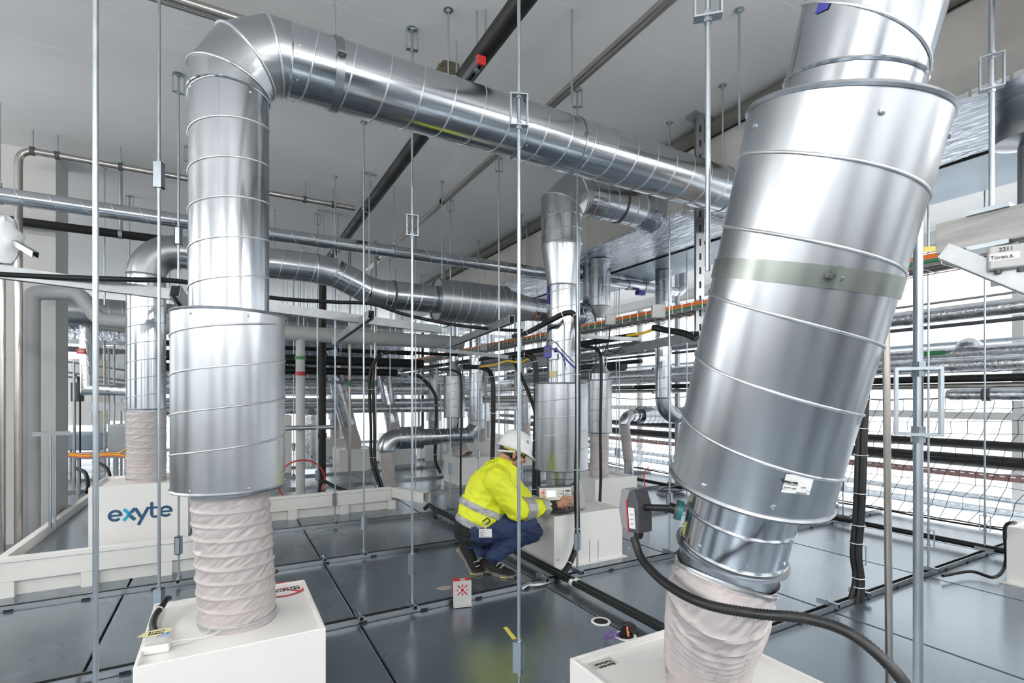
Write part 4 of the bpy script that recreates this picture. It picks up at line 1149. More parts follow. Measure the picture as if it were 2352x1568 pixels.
# big overhead runs in the middle distance
t = thing('spiral_duct', 'dark wide spiral duct crossing behind the channel arms', 'duct', (1.5, 9.0, 2.3))
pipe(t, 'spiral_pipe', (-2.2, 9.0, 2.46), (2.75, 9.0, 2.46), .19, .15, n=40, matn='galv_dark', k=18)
o = MB().box2((-.5, 10.4, 1.85), (3.2, 11.2, 2.35)).build('foil_duct', 'foil', None, False); tag(o, 'foil-wrapped rectangular duct far behind the standpipes', 'duct')
o = MB().box2((-3.2, 9.3, 2.1), (-1.2, 10.1, 2.6)).build('foil_duct', 'foil', None, False); tag(o, 'foil-wrapped duct far left beyond the column', 'duct')
def along_x(name, label, Y, v, u, r, matn, x0=-1.2, x1=6.0, rings=0, cat='pipe'):
    p = pY(u, v, Y); z = p.z
    o = MB().sweep([(x0, Y, z), (x1, Y, z)], r, 20).build(name, matn, None, True, 40); tag(o, label, cat)
    for f in (.12, .5, .88): MB().cyl((x0 + (x1 - x0) * f, Y, z), (x0 + (x1 - x0) * f, Y, ZC), .006, 6).build('hanger_rod', 'zinc', o)
    for k in range(rings):
        x = x0 + (x1 - x0) * (k + .5) / rings
        MB().band((x, Y, z), (1, 0, 0), r, .05, .004, 20).build('foil_joint', 'foilpipe', o)
    return o
along_x('black_pipe', 'upper black insulated pipe in the far pipe rack', 8.5, 828, 760, .075, 'black', -1.0, 3.0)
along_x('black_pipe', 'lower black insulated pipe in the far pipe rack', 8.7, 852, 760, .060, 'black', -1.0, 2.6)
along_x('foil_pipe', 'thick foil pipe of the far rack at eye level', 10.2, 892, 900, .13, 'foilpipe', -1.0, 5.8, 9)
along_x('foil_pipe', 'second foil pipe of the far rack just below eye level', 10.0, 925, 900, .085, 'foilpipe', -1.0, 5.8, 9)
along_x('foil_pipe', 'bright foil pipe lowest in the far rack', 9.6, 938, 900, .075, 'foilpipe', -1.0, 5.8, 9)
along_x('foil_pipe', 'foil pipe of the far rack above eye level', 11.0, 868, 900, .09, 'foilpipe', -1.0, 5.8, 7)
o = along_x('rack_channel', 'double galvanised channel in the far pipe rack', 9.2, 918, 700, .03, 'strut', -1.0, 1.4, cat='channel')
along_x('rack_channel', 'lower galvanised channel in the far pipe rack', 9.2, 931, 700, .03, 'strut', -1.0, 1.4, cat='channel')
along_x('rack_channel', 'channel bar across the white standpipe in the middle distance', 7.1, 982, 700, .03, 'strut', -.4, 1.27, cat='channel')
grp = 'far rack service lines'
random.seed(21)
cols = ['galv_dull', 'steel', 'black', 'foilpipe', 'foilpipe', 'galv_dark', 'railred', 'ltgrey', 'foilpipe']
for k in range(26):
    Y = random.uniform(8.9, 13); z = random.uniform(1.15, 2.35); x0 = random.uniform(-1.5, 2); L = random.uniform(1.5, 4.5); r = random.choice((.012, .018, .025, .04, .06))
    o = MB().sweep([(x0, Y, z), (x0 + L, Y, z)], r, 10).build('service_line', random.choice(cols), None, True, 40)
    tag(o, 'straight service line among the pipes of the far rack', 'pipe', grp)
    for f in (.2, .8): MB().cyl((x0 + L * f, Y, z), (x0 + L * f, Y, ZC), .005, 6).build('hanger_rod', 'zinc', o)
for k in range(22):
    Y = random.uniform(8.5, 13); x = random.uniform(-.5, 6.0); r = random.choice((.008, .012, .02, .03))
    o = MB().sweep([(x, Y, random.choice((0, 0, 0))), (x, Y, random.uniform(2.2, 3.4))], r, 8).build('rack_upright', random.choice(['zinc', 'strut', 'steel', 'black', 'zinc']), None, True, 40)
    tag(o, 'slim upright among the pipes of the far rack', 'upright', 'far rack uprights')
for k in range(18):
    X = random.uniform(3.9, 6.0); z = random.uniform(1.2, 2.5); y0 = random.uniform(5.5, 8); r = random.choice((.012, .02, .035, .06, .08))
    L = random.uniform(2, 5)
    o = MB().sweep([(X, y0, z), (X, y0 + L, z)], r, 12).build('service_line', random.choice(cols), None, True, 40)
    tag(o, 'straight service line receding towards the far windows', 'pipe', 'receding service lines')
    for f in (.2, .8): MB().cyl((X, y0 + L * f, z), (X, y0 + L * f, ZC if not 3.4 < X < 5.1 else 2.86), .005, 6).build('hanger_rod', 'zinc', o)
FB = []; FR = []
for k in range(9):
    x, Y = random.uniform(.2, 5.8), random.uniform(9.5, 13.5)
    o = plenum_box('plenum_box', 'small white box far away on the floor', x, Y, w=.5, d=.5, group='far boxes')
    t = thing('ventilation_duct', 'plain duct rising from a far box', 'duct', (x, Y, .39), 'far risers')
    FB.append(o); FR.append(t)
    MB().lathe((x, Y, .37), ROUND, [(0, .11), (.5, .115)], 20).build('hose', 'hose', t)
    MB().lathe((x, Y, .8), ROUND, [(0, .11), (0, .17), (.7, .17), (.7, .10), (2.0, .10)], 24).build('silencer', 'galv', t)
# cabinets beyond the standpipe
a = pz(640, 1090); 
t = thing('cabinet', 'beige cabinet behind the pale standpipe', 'cabinet', (.45, 9.6, 0))
MB().box2((-.35, 9.4, 0), (1.0, 10.0, .98)).build('housing', 'white2', t, False, bevel=.01)
MB().box2((.32, 9.385, .05), (.33, 9.40, .93)).build('door_joint', 'inkgrey', t, False)
t = thing('foil_vessel', 'upright foil-wrapped vessel beside the black drop pipe', 'vessel', (1.35, 9.0, 0))
MB().lathe((1.25, 9.0, .1), ROUND, [(0, .05), (.02, .14), (.3, .15), (.9, .15), (1.0, .05)], 24).build('vessel', 'foilpipe', t)
# hoop of red hose
c = V((.86, 7.0, .0)); pts = [c + V((.28 * math.cos(a), 0, .22 + .26 * math.sin(a))) for a in [R(-40 + 260 * k / 24) for k in range(25)]]
o = MB().sweep(pts, .010, 8).build('red_hose', 'red', None); tag(o, 'red hose arching around the pale standpipe', 'hose')

# ================================================================== LEFT BACKGROUND BAY
t = thing('foil_riser', 'foil-wrapped riser with a bend behind the left column', 'pipe', (-1.2, 7.7, 1))
q = pD(197, 760, 7.2); qbend = pD(200, 895, 7.2); q3 = pD(330, 897, 7.2)
MB().sweep([q + V((0, 0, .5)), q, qbend, q3], .075, 18).build('riser', 'foilpipe', t)
o = MB().box(pD(186, 806, 7.1), (.12, .01, .07), Matrix((V((CS, -SN, 0)), V((SN, CS, 0)), V((0, 0, 1)))).transposed()).build('red_sign', 'red', t, False, bevel=.004)
q = pD(186, 806, 7.09)
for dz in (.012, -.008): MB().box(q + V((0, 0, dz)), (.07, .004, .010), Matrix((V((CS, -SN, 0)), V((SN, CS, 0)), V((0, 0, 1)))).transposed()).build('white_line', 'paper', o, False)
def facing(c, w, h, dp, name, matn, label, cat, bev=0, legs=True):
    o = MB().box(V(c), (w, dp, h), Matrix((V((CS, -SN, 0)), V((SN, CS, 0)), V((0, 0, 1)))).transposed()).build(name, matn, None, False, bevel=bev)
    c = V(c); zb_ = c.z - h / 2
    if zb_ > .02 and legs:
        for sx in (-.35, .35):
            q = c + V((CS, -SN, 0)) * (w * sx); MB().cyl((q.x, q.y, 0), (q.x, q.y, zb_ + .01), .02, 8).build('leg', 'strut', o)
    return tag(o, label, cat)
t = thing('machine_enclosure', 'white framed machine enclosure in the bay behind the left column', 'machine', pD(230, 1070, 11.6))
for k, (u, v, w, h) in enumerate(((190, 900, .75, 1.5), (262, 880, .65, 1.7), (330, 890, .6, 1.6))):
    MB().box(pD(u, v, 11.6), (w, .05, h), Matrix((V((CS, -SN, 0)), V((SN, CS, 0)), V((0, 0, 1)))).transposed()).build('panel', 'white', t, False)
for u in (150, 228, 298):
    MB().cyl(pD(u, 1060, 11.4), pD(u, 770, 11.4), .05, 4).build('frame_post', 'ltgrey', t, False)
MB().bar(pD(140, 800, 11.4), pD(340, 812, 11.4), .06, .12).build('dark_lintel', 'dkgrey', t, False)
facing(pD(230, 900, 10.0), .30, 1.25, .05, 'wall_panel', 'beige', 'beige panel far behind the left duct', 'panel')
facing(pD(195, 1012, 8.0), .62, .26, .5, 'grey_tank', 'bare', 'grey metal tank low behind the left column', 'tank', .02)
facing(pD(282, 1008, 7.2), .24, .42, .2, 'steel_cabinet', 'galv_dull', 'plain steel cabinet left of the pink-grey hose', 'cabinet', .006)
facing(pD(258, 933, 8.2), .62, .13, .2, 'channel_ledge', 'strut', 'wide channel ledge left of the pink-grey hose', 'channel')
t = thing('filter_unit', 'dark filter unit on two thin posts beside the left column', 'filter unit', pz(178, 1110))
q = pz(178, 1110); q = V((q.x, q.y, zat(900, q.x, q.y)))
MB().box(q, (.13, .1, .28), Matrix((V((CS, -SN, 0)), V((SN, CS, 0)), V((0, 0, 1)))).transposed()).build('body', 'dkgrey', t, False, bevel=.01)
for s in (-.03, .03): MB().cyl((q.x + s, q.y, 0), (q.x + s, q.y, q.z), .012, 8).build('post', 'black', t)
for s in (-.04, .02): MB().sweep([q + V((s, 0, .14)), q + V((s, 0, .22)), q + V((s + .02, 0, .25)), q + V((s + .045, 0, .22)), q + V((s + .045, 0, .14))], .008, 6).build('hose_loop', 'black', t)
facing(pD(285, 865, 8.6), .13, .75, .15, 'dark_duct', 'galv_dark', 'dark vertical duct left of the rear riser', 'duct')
facing(pD(240, 1045, 6.8), 1.0, .05, .16, 'floor_cable_tray', 'strut', 'low cable tray with orange cables behind the exyte box', 'cable tray')
for k in range(4):
    o = MB().sweep(spline([pD(155, 1040 + 3 * k, 6.7), pD(200, 1043 + 3 * k, 6.7), pD(260, 1040 + 3 * k, 6.7), pD(298, 1046 + 2 * k, 6.6)], 5), .010, 6).build('cable', ('orange', 'yelcable', 'orange', 'greycable')[k], None)
    tag(o, ('upper orange cable', 'yellow cable', 'lower orange cable', 'grey cable')[k] + ' in the low tray behind the exyte box', 'cable')
LBU = []
for k, (u, v0, v1) in enumerate(((215, 845, 1045), (250, 800, 1045), (262, 790, 1045), (240, 640, 1100), (170, 830, 1050))):
    a, b = pD(u, v0, 7.5), pD(u, v1, 7.5); b.z = 0
    o = MB().cyl(b, a, .014, 8).build('rack_upright', 'strut', None); LBU.append(tag(o, 'slim grey upright in the bay behind the left column', 'upright', 'left bay uprights'))
for k, v in enumerate((838, 862, 872)):
    o = MB().sweep([pD(150, v - 8, 8.2), pD(300, v + 14, 8.0)], .016, 8).build('guard_rail', 'galv_dark', None); tag(o, ('upper', 'middle', 'lower')[k] + ' guard rail bar in the bay behind the left column', 'rail')
o = MB().sweep(spline([pD(298, 930, 6.4), pD(297, 1000, 6.4), pD(290, 1030, 6.5), pD(266, 1043, 6.75)], 5), .012, 6).build('yellow_cable', 'yelcable', None); tag(o, 'yellow cable beside the rear pink-grey hose', 'cable')
# plastic bag and slotted bar at the left edge
t = thing('plastic_bag', 'crumpled translucent plastic bag hanging at the left edge', 'bag', pD(10, 600, 3.6))
vs = []; fs = []; nu, nv = 14, 12
c0 = pD(5, 550, 3.6)
for j in range(nv + 1):
    for i in range(nu):
        a = 2 * PI * i / nu; w = .115 * math.sin(PI * (.12 + .82 * (1 - j / nv))) + .02
        h = noise.noise(V((math.cos(a) * 2, math.sin(a) * 2, j * .5))) * .03
        vs.append(c0 + V((CS, -SN, 0)) * ((w + h) * math.cos(a)) + V((SN, CS, 0)) * ((w * .5 + h) * math.sin(a)) + V((0, 0, .17 - .34 * j / nv)))
for j in range(nv):
    for i in range(nu):
        k = j * nu + i; k2 = j * nu + (i + 1) % nu; fs.append((k, k + nu, k2 + nu, k2))
mb = MB(); mb._add(vs, fs); mb.build('bag', 'plasticbag', t, True, 60)
t = thing('slotted_bar', 'dark slotted steel bar below the plastic bag at left', 'channel', pD(55, 570, 3.6))
channel(t, 'bar', pD(30, 555, 3.6), pD(82, 585, 3.3), .03, .035, matn='galv_dark')

ORD = ['first', 'second', 'third', 'fourth', 'fifth', 'sixth', 'seventh', 'eighth', 'ninth', 'tenth', 'eleventh', 'twelfth', 'thirteenth', 'fourteenth', 'fifteenth', 'sixteenth', 'seventeenth', 'eighteenth', 'nineteenth', 'twentieth', 'twenty-first', 'twenty-second', 'twenty-third', 'twenty-fourth', 'twenty-fifth']
def by_place(objs, fmt):
    """labels by order across the picture"""
    f = lambda o: (CS * WL[o].x - SN * WL[o].y) / max(.1, SN * WL[o].x + CS * WL[o].y)
    for i, o in enumerate(sorted(objs, key=f)): o['label'] = fmt % ORD[i]
by_place(LBU, 'slim grey upright in the bay behind the left column, %s from the left')
by_place(RPO, 'perforated zinc post of the rack before the facade, %s from the left')
by_place(BGR, 'thin threaded rod of the background grid, %s counting from the left')
by_place(FB, 'small far white box on the floor, %s counting from the left')
by_place(FR, 'plain duct rising from a small far box, %s counting from the left')

# ================================================================== CROUCHING WORKER
PD0 = 3.64
def Wp(u, v, y=0.0):
    """body point: image column/row plus sideways offset y (+ = away from the camera)"""
    x = (u - 1140) / 323.0
    return pD(u, v, PD0 + y * .94 + x * .34)
FWD = (V((CS, -SN, 0)) * math.cos(R(19)) + V((SN, CS, 0)) * math.sin(R(19))).normalized()   # way he faces
LAT = V((-FWD.y, FWD.x, 0)); UP = V((0, 0, 1))
def ico(sub=2):
    bm = bmesh.new(); bmesh.ops.create_icosphere(bm, subdivisions=sub, radius=1)
    vs = [v.co.copy() for v in bm.verts]; fs = [tuple(v.index for v in f.verts) for f in bm.faces]; bm.free(); return vs, fs
ICO = ico(2)
class Blob(MB):
    def ell(s, c, rf, rl, ru, f=FWD, l=LAT, u=UP):
        c = V(c); return s._add([c + f * (p.x * rf) + l * (p.y * rl) + u * (p.z * ru) for p in ICO[0]], ICO[1])
    def chain(s, pts, lat=1.0, step=.35):
        """pts: list of (point, radius); lat widens sideways"""
        for (a, ra), (b, rb) in zip(pts, pts[1:]):
            n = max(2, int((b - a).length / (min(ra, rb) * step)))
            for i in range(n + 1):
                t = i / n; r = ra + (rb - ra) * t; s.ell(a.lerp(b, t), r, r * lat, r)
        return s
def remesh(mb, name, mats, parent, vox=.009, smooth=5, wr=0.0, wsc=14, seed=0, kind=None):
    me = bpy.data.meshes.new(name); me.from_pydata(mb.v, [], mb.f)
    tmp = bpy.data.objects.new('tmp', me); COL.objects.link(tmp)
    a = tmp.modifiers.new('r', 'REMESH'); a.mode = 'VOXEL'; a.voxel_size = vox
    b = tmp.modifiers.new('s', 'SMOOTH'); b.factor = .5; b.iterations = smooth
    dg = bpy.context.evaluated_depsgraph_get()
    out = bpy.data.meshes.new_from_object(tmp.evaluated_get(dg))
    bpy.data.objects.remove(tmp); bpy.data.meshes.remove(me)
    if wr:
        out.update(); co = [v.co.copy() for v in out.vertices]; nn = [v.normal.copy() for v in out.vertices]
        for v, p, q in zip(out.vertices, co, nn):
            h = noise.noise(p * wsc + V((seed, 0, 0))) + .6 * noise.noise(V((p.x * wsc * .7, p.y * wsc * .7, p.z * wsc * 2.4 + p.x * wsc)) + V((seed, 3, 0)))
            h = 1 - 2.2 * abs(h)          # ridged folds
            v.co = p + q * (wr * h)
    out.name = name; out.materials.clear()
    for m in (mats if isinstance(mats, (list, tuple)) else [mats]): out.materials.append(M[m])
    zs = [v.co for v in out.vertices]
    org = V((sum(p.x for p in zs) / len(zs), sum(p.y for p in zs) / len(zs), min(p.z for p in zs)))
    out.transform(Matrix.Translation(-org)); out.shade_smooth()
    o = bpy.data.objects.new(name, out); link(o, parent); WL[o] = org
    o.location = org - (WL[parent] if parent is not None else V((0, 0, 0)))
    return o
def cut_from(src, name, matn, parent, planes, push=.004):
    """piece of src's surface between planes (point, normal: keep the side the normal points to), pushed outwards"""
    bm = bmesh.new(); bm.from_mesh(src.data); bm.transform(Matrix.Translation(WL[src]))
    for p, n in planes:
        bmesh.ops.bisect_plane(bm, geom=bm.verts[:] + bm.edges[:] + bm.faces[:], plane_co=V(p), plane_no=V(n).normalized(), clear_inner=True)
    bm.normal_update()
    for v in bm.verts: v.co += v.normal * push
    me = bpy.data.meshes.new(name); bm.to_mesh(me); bm.free()
    me.materials.clear(); me.materials.append(M[matn])
    if not me.vertices: return None
    org = sum((v.co for v in me.vertices), V()) / len(me.vertices)
    me.transform(Matrix.Translation(-org)); me.shade_smooth()
    o = bpy.data.objects.new(name, me); link(o, parent); WL[o] = org
    o.location = org - WL[parent]
    md = o.modifiers.new('thick', 'SOLIDIFY'); md.thickness = .003; md.offset = 1
    return o

# --- skin body: head, neck, arms and hands, trunk and legs in one surface
hf = (FWD * math.cos(R(22)) - UP * math.sin(R(22))).normalized(); hu = (UP * math.cos(R(22)) + FWD * math.sin(R(22))).normalized()
HC = Wp(1180, 1035, .0)
def hp_(f, l, u): return HC + hf * f + LAT * l + hu * u
bd_ = Blob()
def he(f, l, u, rf, rl, ru): bd_.ell(hp_(f, l, u), rf, rl, ru, hf, LAT, hu)
he(-.010, 0, .020, .098, .077, .098); he(.030, 0, -.045, .062, .058, .078); he(.058, 0, -.095, .026, .026, .022); he(.02, 0, -.085, .05, .05, .032)
he(.072, 0, .005, .024, .055, .020)
for k in range(7): he(.086 + .0040 * k, 0, -.012 - .0062 * k, .010, .0065 + .0007 * k, .008)
he(.099, 0, -.053, .011, .0125, .007); he(.084, 0, -.074, .014, .024, .008); he(.081, 0, -.086, .013, .020, .008)
for s in (-1, 1):
    he(.062, s * .040, -.040, .022, .020, .022)
    he(-.012, s * .078, -.028, .017, .009, .032); he(-.018, s * .083, -.018, .012, .007, .018)
neck0 = Wp(1160, 1082, 0)
bd_.chain([(hp_(-.035, 0, -.06), .056), (neck0, .060), (Wp(1132, 1100), .11), (Wp(1105, 1160), .11), (Wp(1093, 1210), .10)])
SHn, ELn, WRn = Wp(1139, 1101, -.165), Wp(1188, 1171, -.215), Wp(1262, 1163, -.07)
SHf, ELf, WRf = Wp(1160, 1098, .165), Wp(1212, 1160, .20), Wp(1258, 1160, .09)
for a, b, c in ((SHn, ELn, WRn), (SHf, ELf, WRf)):
    bd_.chain([(Wp(1140, 1098), .06), (a, .055), (b, .042), (c, .029)])
HIPn, KNn, ANn = Wp(1100, 1214, -.095), Wp(1210, 1204, -.135), Wp(1137, 1279, -.115)
HIPf, KNf, ANf = Wp(1100, 1214, .095), Wp(1224, 1221, .11), Wp(1108, 1268, .12)
for a, b, c in ((HIPn, KNn, ANn), (HIPf, KNf, ANf)):
    bd_.chain([(Wp(1093, 1212), .08), (a, .08), (b, .055), (c, .037)])
def P3(u, v, d): return pD(u, v, d)
def finger(pts, r=.0092):
    P = [p for p in pts]; bd_.chain([(p, r * (1 - .12 * i)) for i, p in enumerate(P)], step=.5)
hd = 3.77
palm = [P3(1283, 1158, hd), P3(1290, 1156, hd), P3(1297, 1154, hd)]
bd_.chain([(WRn, .028), (palm[0], .026)])
for p, rr_ in zip(palm, (.026, .030, .028)):
    bd_.ell(p, rr_, .018, rr_ * 1.12)
finger([P3(1297, 1147, hd), P3(1304, 1141, hd - .01), P3(1311, 1140, hd), P3(1316, 1143, hd + .012)])
finger([P3(1300, 1151, hd - .004), P3(1308, 1146, hd - .016), P3(1315, 1147, hd - .004), P3(1318, 1151, hd + .01)])
finger([P3(1300, 1156, hd - .004), P3(1308, 1153, hd - .016), P3(1314, 1155, hd - .006), P3(1317, 1159, hd + .008)])
finger([P3(1298, 1161, hd), P3(1305, 1160, hd - .012), P3(1310, 1162, hd - .004), P3(1312, 1165, hd + .006)], .008)
finger([P3(1286, 1154, hd), P3(1289, 1146, hd + .005), P3(1293, 1140, hd + .01), P3(1299, 1138, hd + .014)], .0102)
# far hand resting on the case
h2 = WRf + FWD * .05 + V((0, 0, -.01))
bd_.chain([(WRf, .026), (h2, .024)])
for k in range(4):
    b0 = h2 + FWD * .03 + LAT * (-.028 + .019 * k)
    finger([b0, b0 + FWD * .035 + UP * .004, b0 + FWD * .06 - UP * .010, b0 + FWD * .072 - UP * .026], .0088)
finger([h2 - LAT * .03, h2 - LAT * .045 + FWD * .025, h2 - LAT * .045 + FWD * .055 - UP * .01], .010)
person = remesh(bd_, 'person', 'skin', None, .0052, 3)
tag(person, 'worker in yellow high-visibility jacket and white helmet crouching at a measuring case', 'person')

# --- jacket
jk = Blob()
jk.chain([(Wp(1083, 1214), .118), (Wp(1090, 1190), .125), (Wp(1099, 1158), .128), (Wp(1117, 1118), .130), (Wp(1138, 1092), .112), (Wp(1152, 1076), .085)], lat=1.28)
jk.chain([(Wp(1141, 1098, -.10), .095), (SHn, .088), (SHn.lerp(ELn, .5), .083), (ELn, .076), (ELn.lerp(WRn, .45), .068), (ELn.lerp(WRn, .86), .052)])
jk.chain([(Wp(1150, 1098, .10), .09), (SHf, .085), (SHf.lerp(ELf, .5), .08), (ELf, .072), (ELf.lerp(WRf, .85), .052)])
jk.chain([(Wp(1108, 1190, -.08), .105), (Wp(1136, 1172, -.06), .088)], lat=1.15)
jacket = remesh(jk, 'jacket', 'yellow', person, .0085, 5, .0075, 13, 2)
tor = (Wp(1122, 1110) - Wp(1096, 1170)).normalized()
def tband(name, matn, pt, half, extra=()):
    return cut_from(jacket, name, matn, jacket, [(pt - tor * half, tor), (pt + tor * half, -tor)] + list(extra))
sl_d = (WRn - ELn).normalized()
no_arm = [(ELn - sl_d * .02 - V((0, 0, .0)), -sl_d)]
axw = (V((CS, -SN, 0)) * .42 + UP * .91).normalized()
tband('reflective_band', 'reflect', Wp(1098, 1163), .021, [(Wp(1150, 1180), -FWD)])
tband('reflective_band', 'reflect', Wp(1086, 1201), .024, [(Wp(1114, 1200), -FWD)])
cut_from(jacket, 'black_hem', 'cloth_black', jacket, [(Wp(1083, 1208), -tor), (Wp(1098, 1200), -FWD)], .005)
def sleeve_cut(name, matn, a, b, e0, e1, extra=(), push=.004):
    d = (b - a).normalized(); L = (b - a).length
    return cut_from(jacket, name, matn, jacket, [(a + d * (L * e0), d), (a + d * (L * e1), -d)] + list(extra), push)
low = [(ELn + UP * .09 - LAT * 0, -UP)]
sleeve_cut('sleeve_band', 'reflect', ELn, WRn, .12, .40, [(ELn + LAT * .17, -LAT), (ELn + UP * .10, -UP)])
sleeve_cut('sleeve_band', 'reflect', ELn, WRn, .70, .88, [(ELn + LAT * .20, -LAT), (ELn + UP * .10, -UP)])
sleeve_cut('sleeve_band', 'reflect', ELf, WRf, .3, .55, [(ELf - LAT * .12, LAT), (ELf + UP * .10, -UP)])
mbk = MB().sweep([ELn.lerp(WRn, .84), ELn.lerp(WRn, 1.02), WRn + sl_d * .035], [.050, .045, .036], 20); mbk.build('knit_cuff', 'cloth_black', jacket)
MB().sweep([ELf.lerp(WRf, .82), WRf + (WRf - ELf).normalized() * .02], [.048, .036], 18).build('knit_cuff', 'cloth_black', jacket)
MB().ring(WRn + sl_d * .048, sl_d, .031, .004, 24).build('wrist_band', 'black', person)
# stand-up collar: open tapered tube with thickness
na = (FWD * .53 + UP * .85).normalized(); cf = (FWD * .85 - UP * .53).normalized(); cl_ = LAT
ct_ = Wp(1170, 1065)
vs = []; fs = []; nk = 48
for (t, rf, rl) in ((-.115, .135, .15), (-.07, .115, .115), (-.03, .108, .094), (0, .104, .088), (.003, .100, .084), (-.004, .094, .079), (-.05, .092, .078)):
    for k in range(nk):
        a = 2 * PI * k / nk; w_ = 1 + .018 * math.sin(a * 4 + t * 30)
        vs.append(ct_ + na * t + cf * (rf * w_ * math.cos(a)) + cl_ * (rl * w_ * math.sin(a)))
for j in range(6):
    for k in range(nk):
        a, b = j * nk + k, j * nk + (k + 1) % nk; fs.append((a, b, b + nk, a + nk))
mb = MB(); mb._add(vs, fs); mb.build('collar', 'yellow', jacket, True, 60)
# --- trousers
tr = Blob()
tr.chain([(Wp(1088, 1224), .112), (Wp(1096, 1216), .108)], lat=1.22)
tr.chain([(HIPn - UP * .012, .100), (HIPn.lerp(KNn, .5), .098), (KNn, .078), (KNn.lerp(ANn, .4), .076), (ANn + UP * .015, .058)])
tr.chain([(HIPf, .105), (HIPf.lerp(KNf, .5), .098), (KNf, .076), (KNf.lerp(ANf, .4), .072), (ANf + UP * .015, .056)])
trs = remesh(tr, 'trousers', 'navy', person, .0085, 4, .0065, 15, 9)
# --- shoes
def shoe(name, heel, toe, parent, pitch=0.0, near=True):
    d = V((toe.x - heel.x, toe.y - heel.y, 0)); d.normalize(); side = V((-d.y, d.x, 0)); L = .285
    o = thing(name, None, None, (heel.x, heel.y, 0)); del WL[o]; WL[o] = V((heel.x, heel.y, 0))
    o.parent = parent; o.location = WL[o] - WL[parent]
    pv = V((heel.x, heel.y, 0)) + d * (L * .72)
    def X(p):          # local (along, side, up) -> world, pitched about the ball of the foot
        q = V((heel.x, heel.y, 0)) + d * p[0] + side * p[1] + UP * p[2] - pv
        f, z = q.dot(d), q.z; s = q.dot(side)
        if p[0] < L * .72:
            c_, s_ = math.cos(pitch), math.sin(pitch); f, z = f * c_ + z * s_, -f * s_ + z * c_
        return pv + d * f + side * s + UP * z
    prof = [(0, .030, .030, .085), (.02, .036, .028, .098), (.06, .038, .026, .100), (.10, .038, .024, .093), (.14, .041, .020, .078), (.18, .045, .018, .064), (.22, .047, .017, .055), (.25, .044, .017, .048), (.275, .032, .018, .040), (.285, .012, .020, .030)]
    vs = []; fs = []; n = 20
    for (x, w, z0, z1) in prof:
        for k in range(n):
            a = 2 * PI * k / n; cy, sz = math.cos(a), math.sin(a)
            yy = w * math.copysign(abs(cy) ** .75, cy) * (1 if sz < .3 else 1 - .35 * (sz - .3)); zz = z0 if sz < -.2 else z0 + (z1 - z0) * (sz + .2) / 1.2
            vs.append(X((x, yy, zz)))
    for j in range(len(prof) - 1):
        for k in range(n):
            a, b = j * n + k, j * n + (k + 1) % n; fs.append((a, b, b + n, a + n))
    fs.append(tuple(reversed(range(n)))); fs.append(tuple(range((len(prof) - 1) * n, len(prof) * n)))
    mb = MB(); mb._add(vs, fs); mb.build('upper', 'shoe', o, True, 70)
    # sole with heel block and waist
    sp = [(-.004, .000, .034), (.02, 0, .034), (.065, 0, .032), (.085, .010, .030), (.11, .010, .028), (.13, 0, .026), (.20, 0, .022), (.26, .002, .022), (.285, .008, .024), (.293, .014, .024)]
    ww = [.030, .038, .041, .039, .040, .044, .050, .048, .034, .014]
    vs = []; fs = []
    for (x, z0, z1), w in zip(sp, ww): vs += [X((x, -w, z0)), X((x, w, z0)), X((x, w, z1)), X((x, -w, z1))]
    for j in range(len(sp) - 1):
        for k in range(4):
            a, b = j * 4 + k, j * 4 + (k + 1) % 4; fs.append((a, b, b + 4, a + 4))
    fs += [(3, 2, 1, 0), tuple(range(len(vs) - 4, len(vs)))]
    mb = MB(); mb._add(vs, fs); sole = mb.build('sole', 'sole', o, True, 30)
    for (x0, x1) in ((.195, .288), (-.006, .022)):
        mb = MB(); vs = []
        for i in range(7):
            x = x0 + (x1 - x0) * i / 6; w = .052 if x < .22 and x > .1 else .050 - max(0, x - .24) * .62 if x > .1 else .036
            vs += [X((x, -w - .001, .003)), X((x, -w - .001, .008)), X((x, -w + .006, .008)), X((x, -w + .006, .003))]
        fs = [(j * 4 + k, j * 4 + (k + 1) % 4, j * 4 + 4 + (k + 1) % 4, j * 4 + 4 + k) for j in range(6) for k in range(4)] + [(3, 2, 1, 0), (24, 25, 26, 27)]
        mb._add(vs, fs); mb.build('yellow_edge', 'yelrub', sole, False)
    for k in range(5):
        x = .135 + .016 * k; z = .088 - .006 * k
        MB().sweep([X((x, -.028, z - .012)), X((x + .006, 0, z + .004)), X((x, .028, z - .012))], .0032, 6).build('lace', 'tie' if k % 2 else 'shoe', o)
    if near:
        text_poly('uvex', .040, 'lettering', mat('dim_print', (.075, .075, .078), 0, .6, .05), o, X((.055, -.0445, .040)), X((1, 0, .0)) - X((.9, 0, .045)) if False else d * .94 - UP * .33, UP * .94 + d * .33, .0008, .004)
    return o
M['dim_print'] = None; del M['dim_print']
_tp = text_poly
def text_poly(txt, size, name, matn, parent, o, ux, uy, bold=0.0, th=.0006):
    if not isinstance(matn, str):
        M['_tmp'] = matn; matn = '_tmp'
    return _tp(txt, size, name, matn, parent, o, ux, uy, bold, th)
h_n, t_n = pz(1104, 1311), pz(1176, 1325)
shoe('shoe', h_n, t_n, person)
h_f = h_n + LAT * .13 - FWD * .19; t_f = t_n + LAT * .13 - FWD * .19
shoe('shoe', h_f, t_f, person, pitch=R(48), near=False)
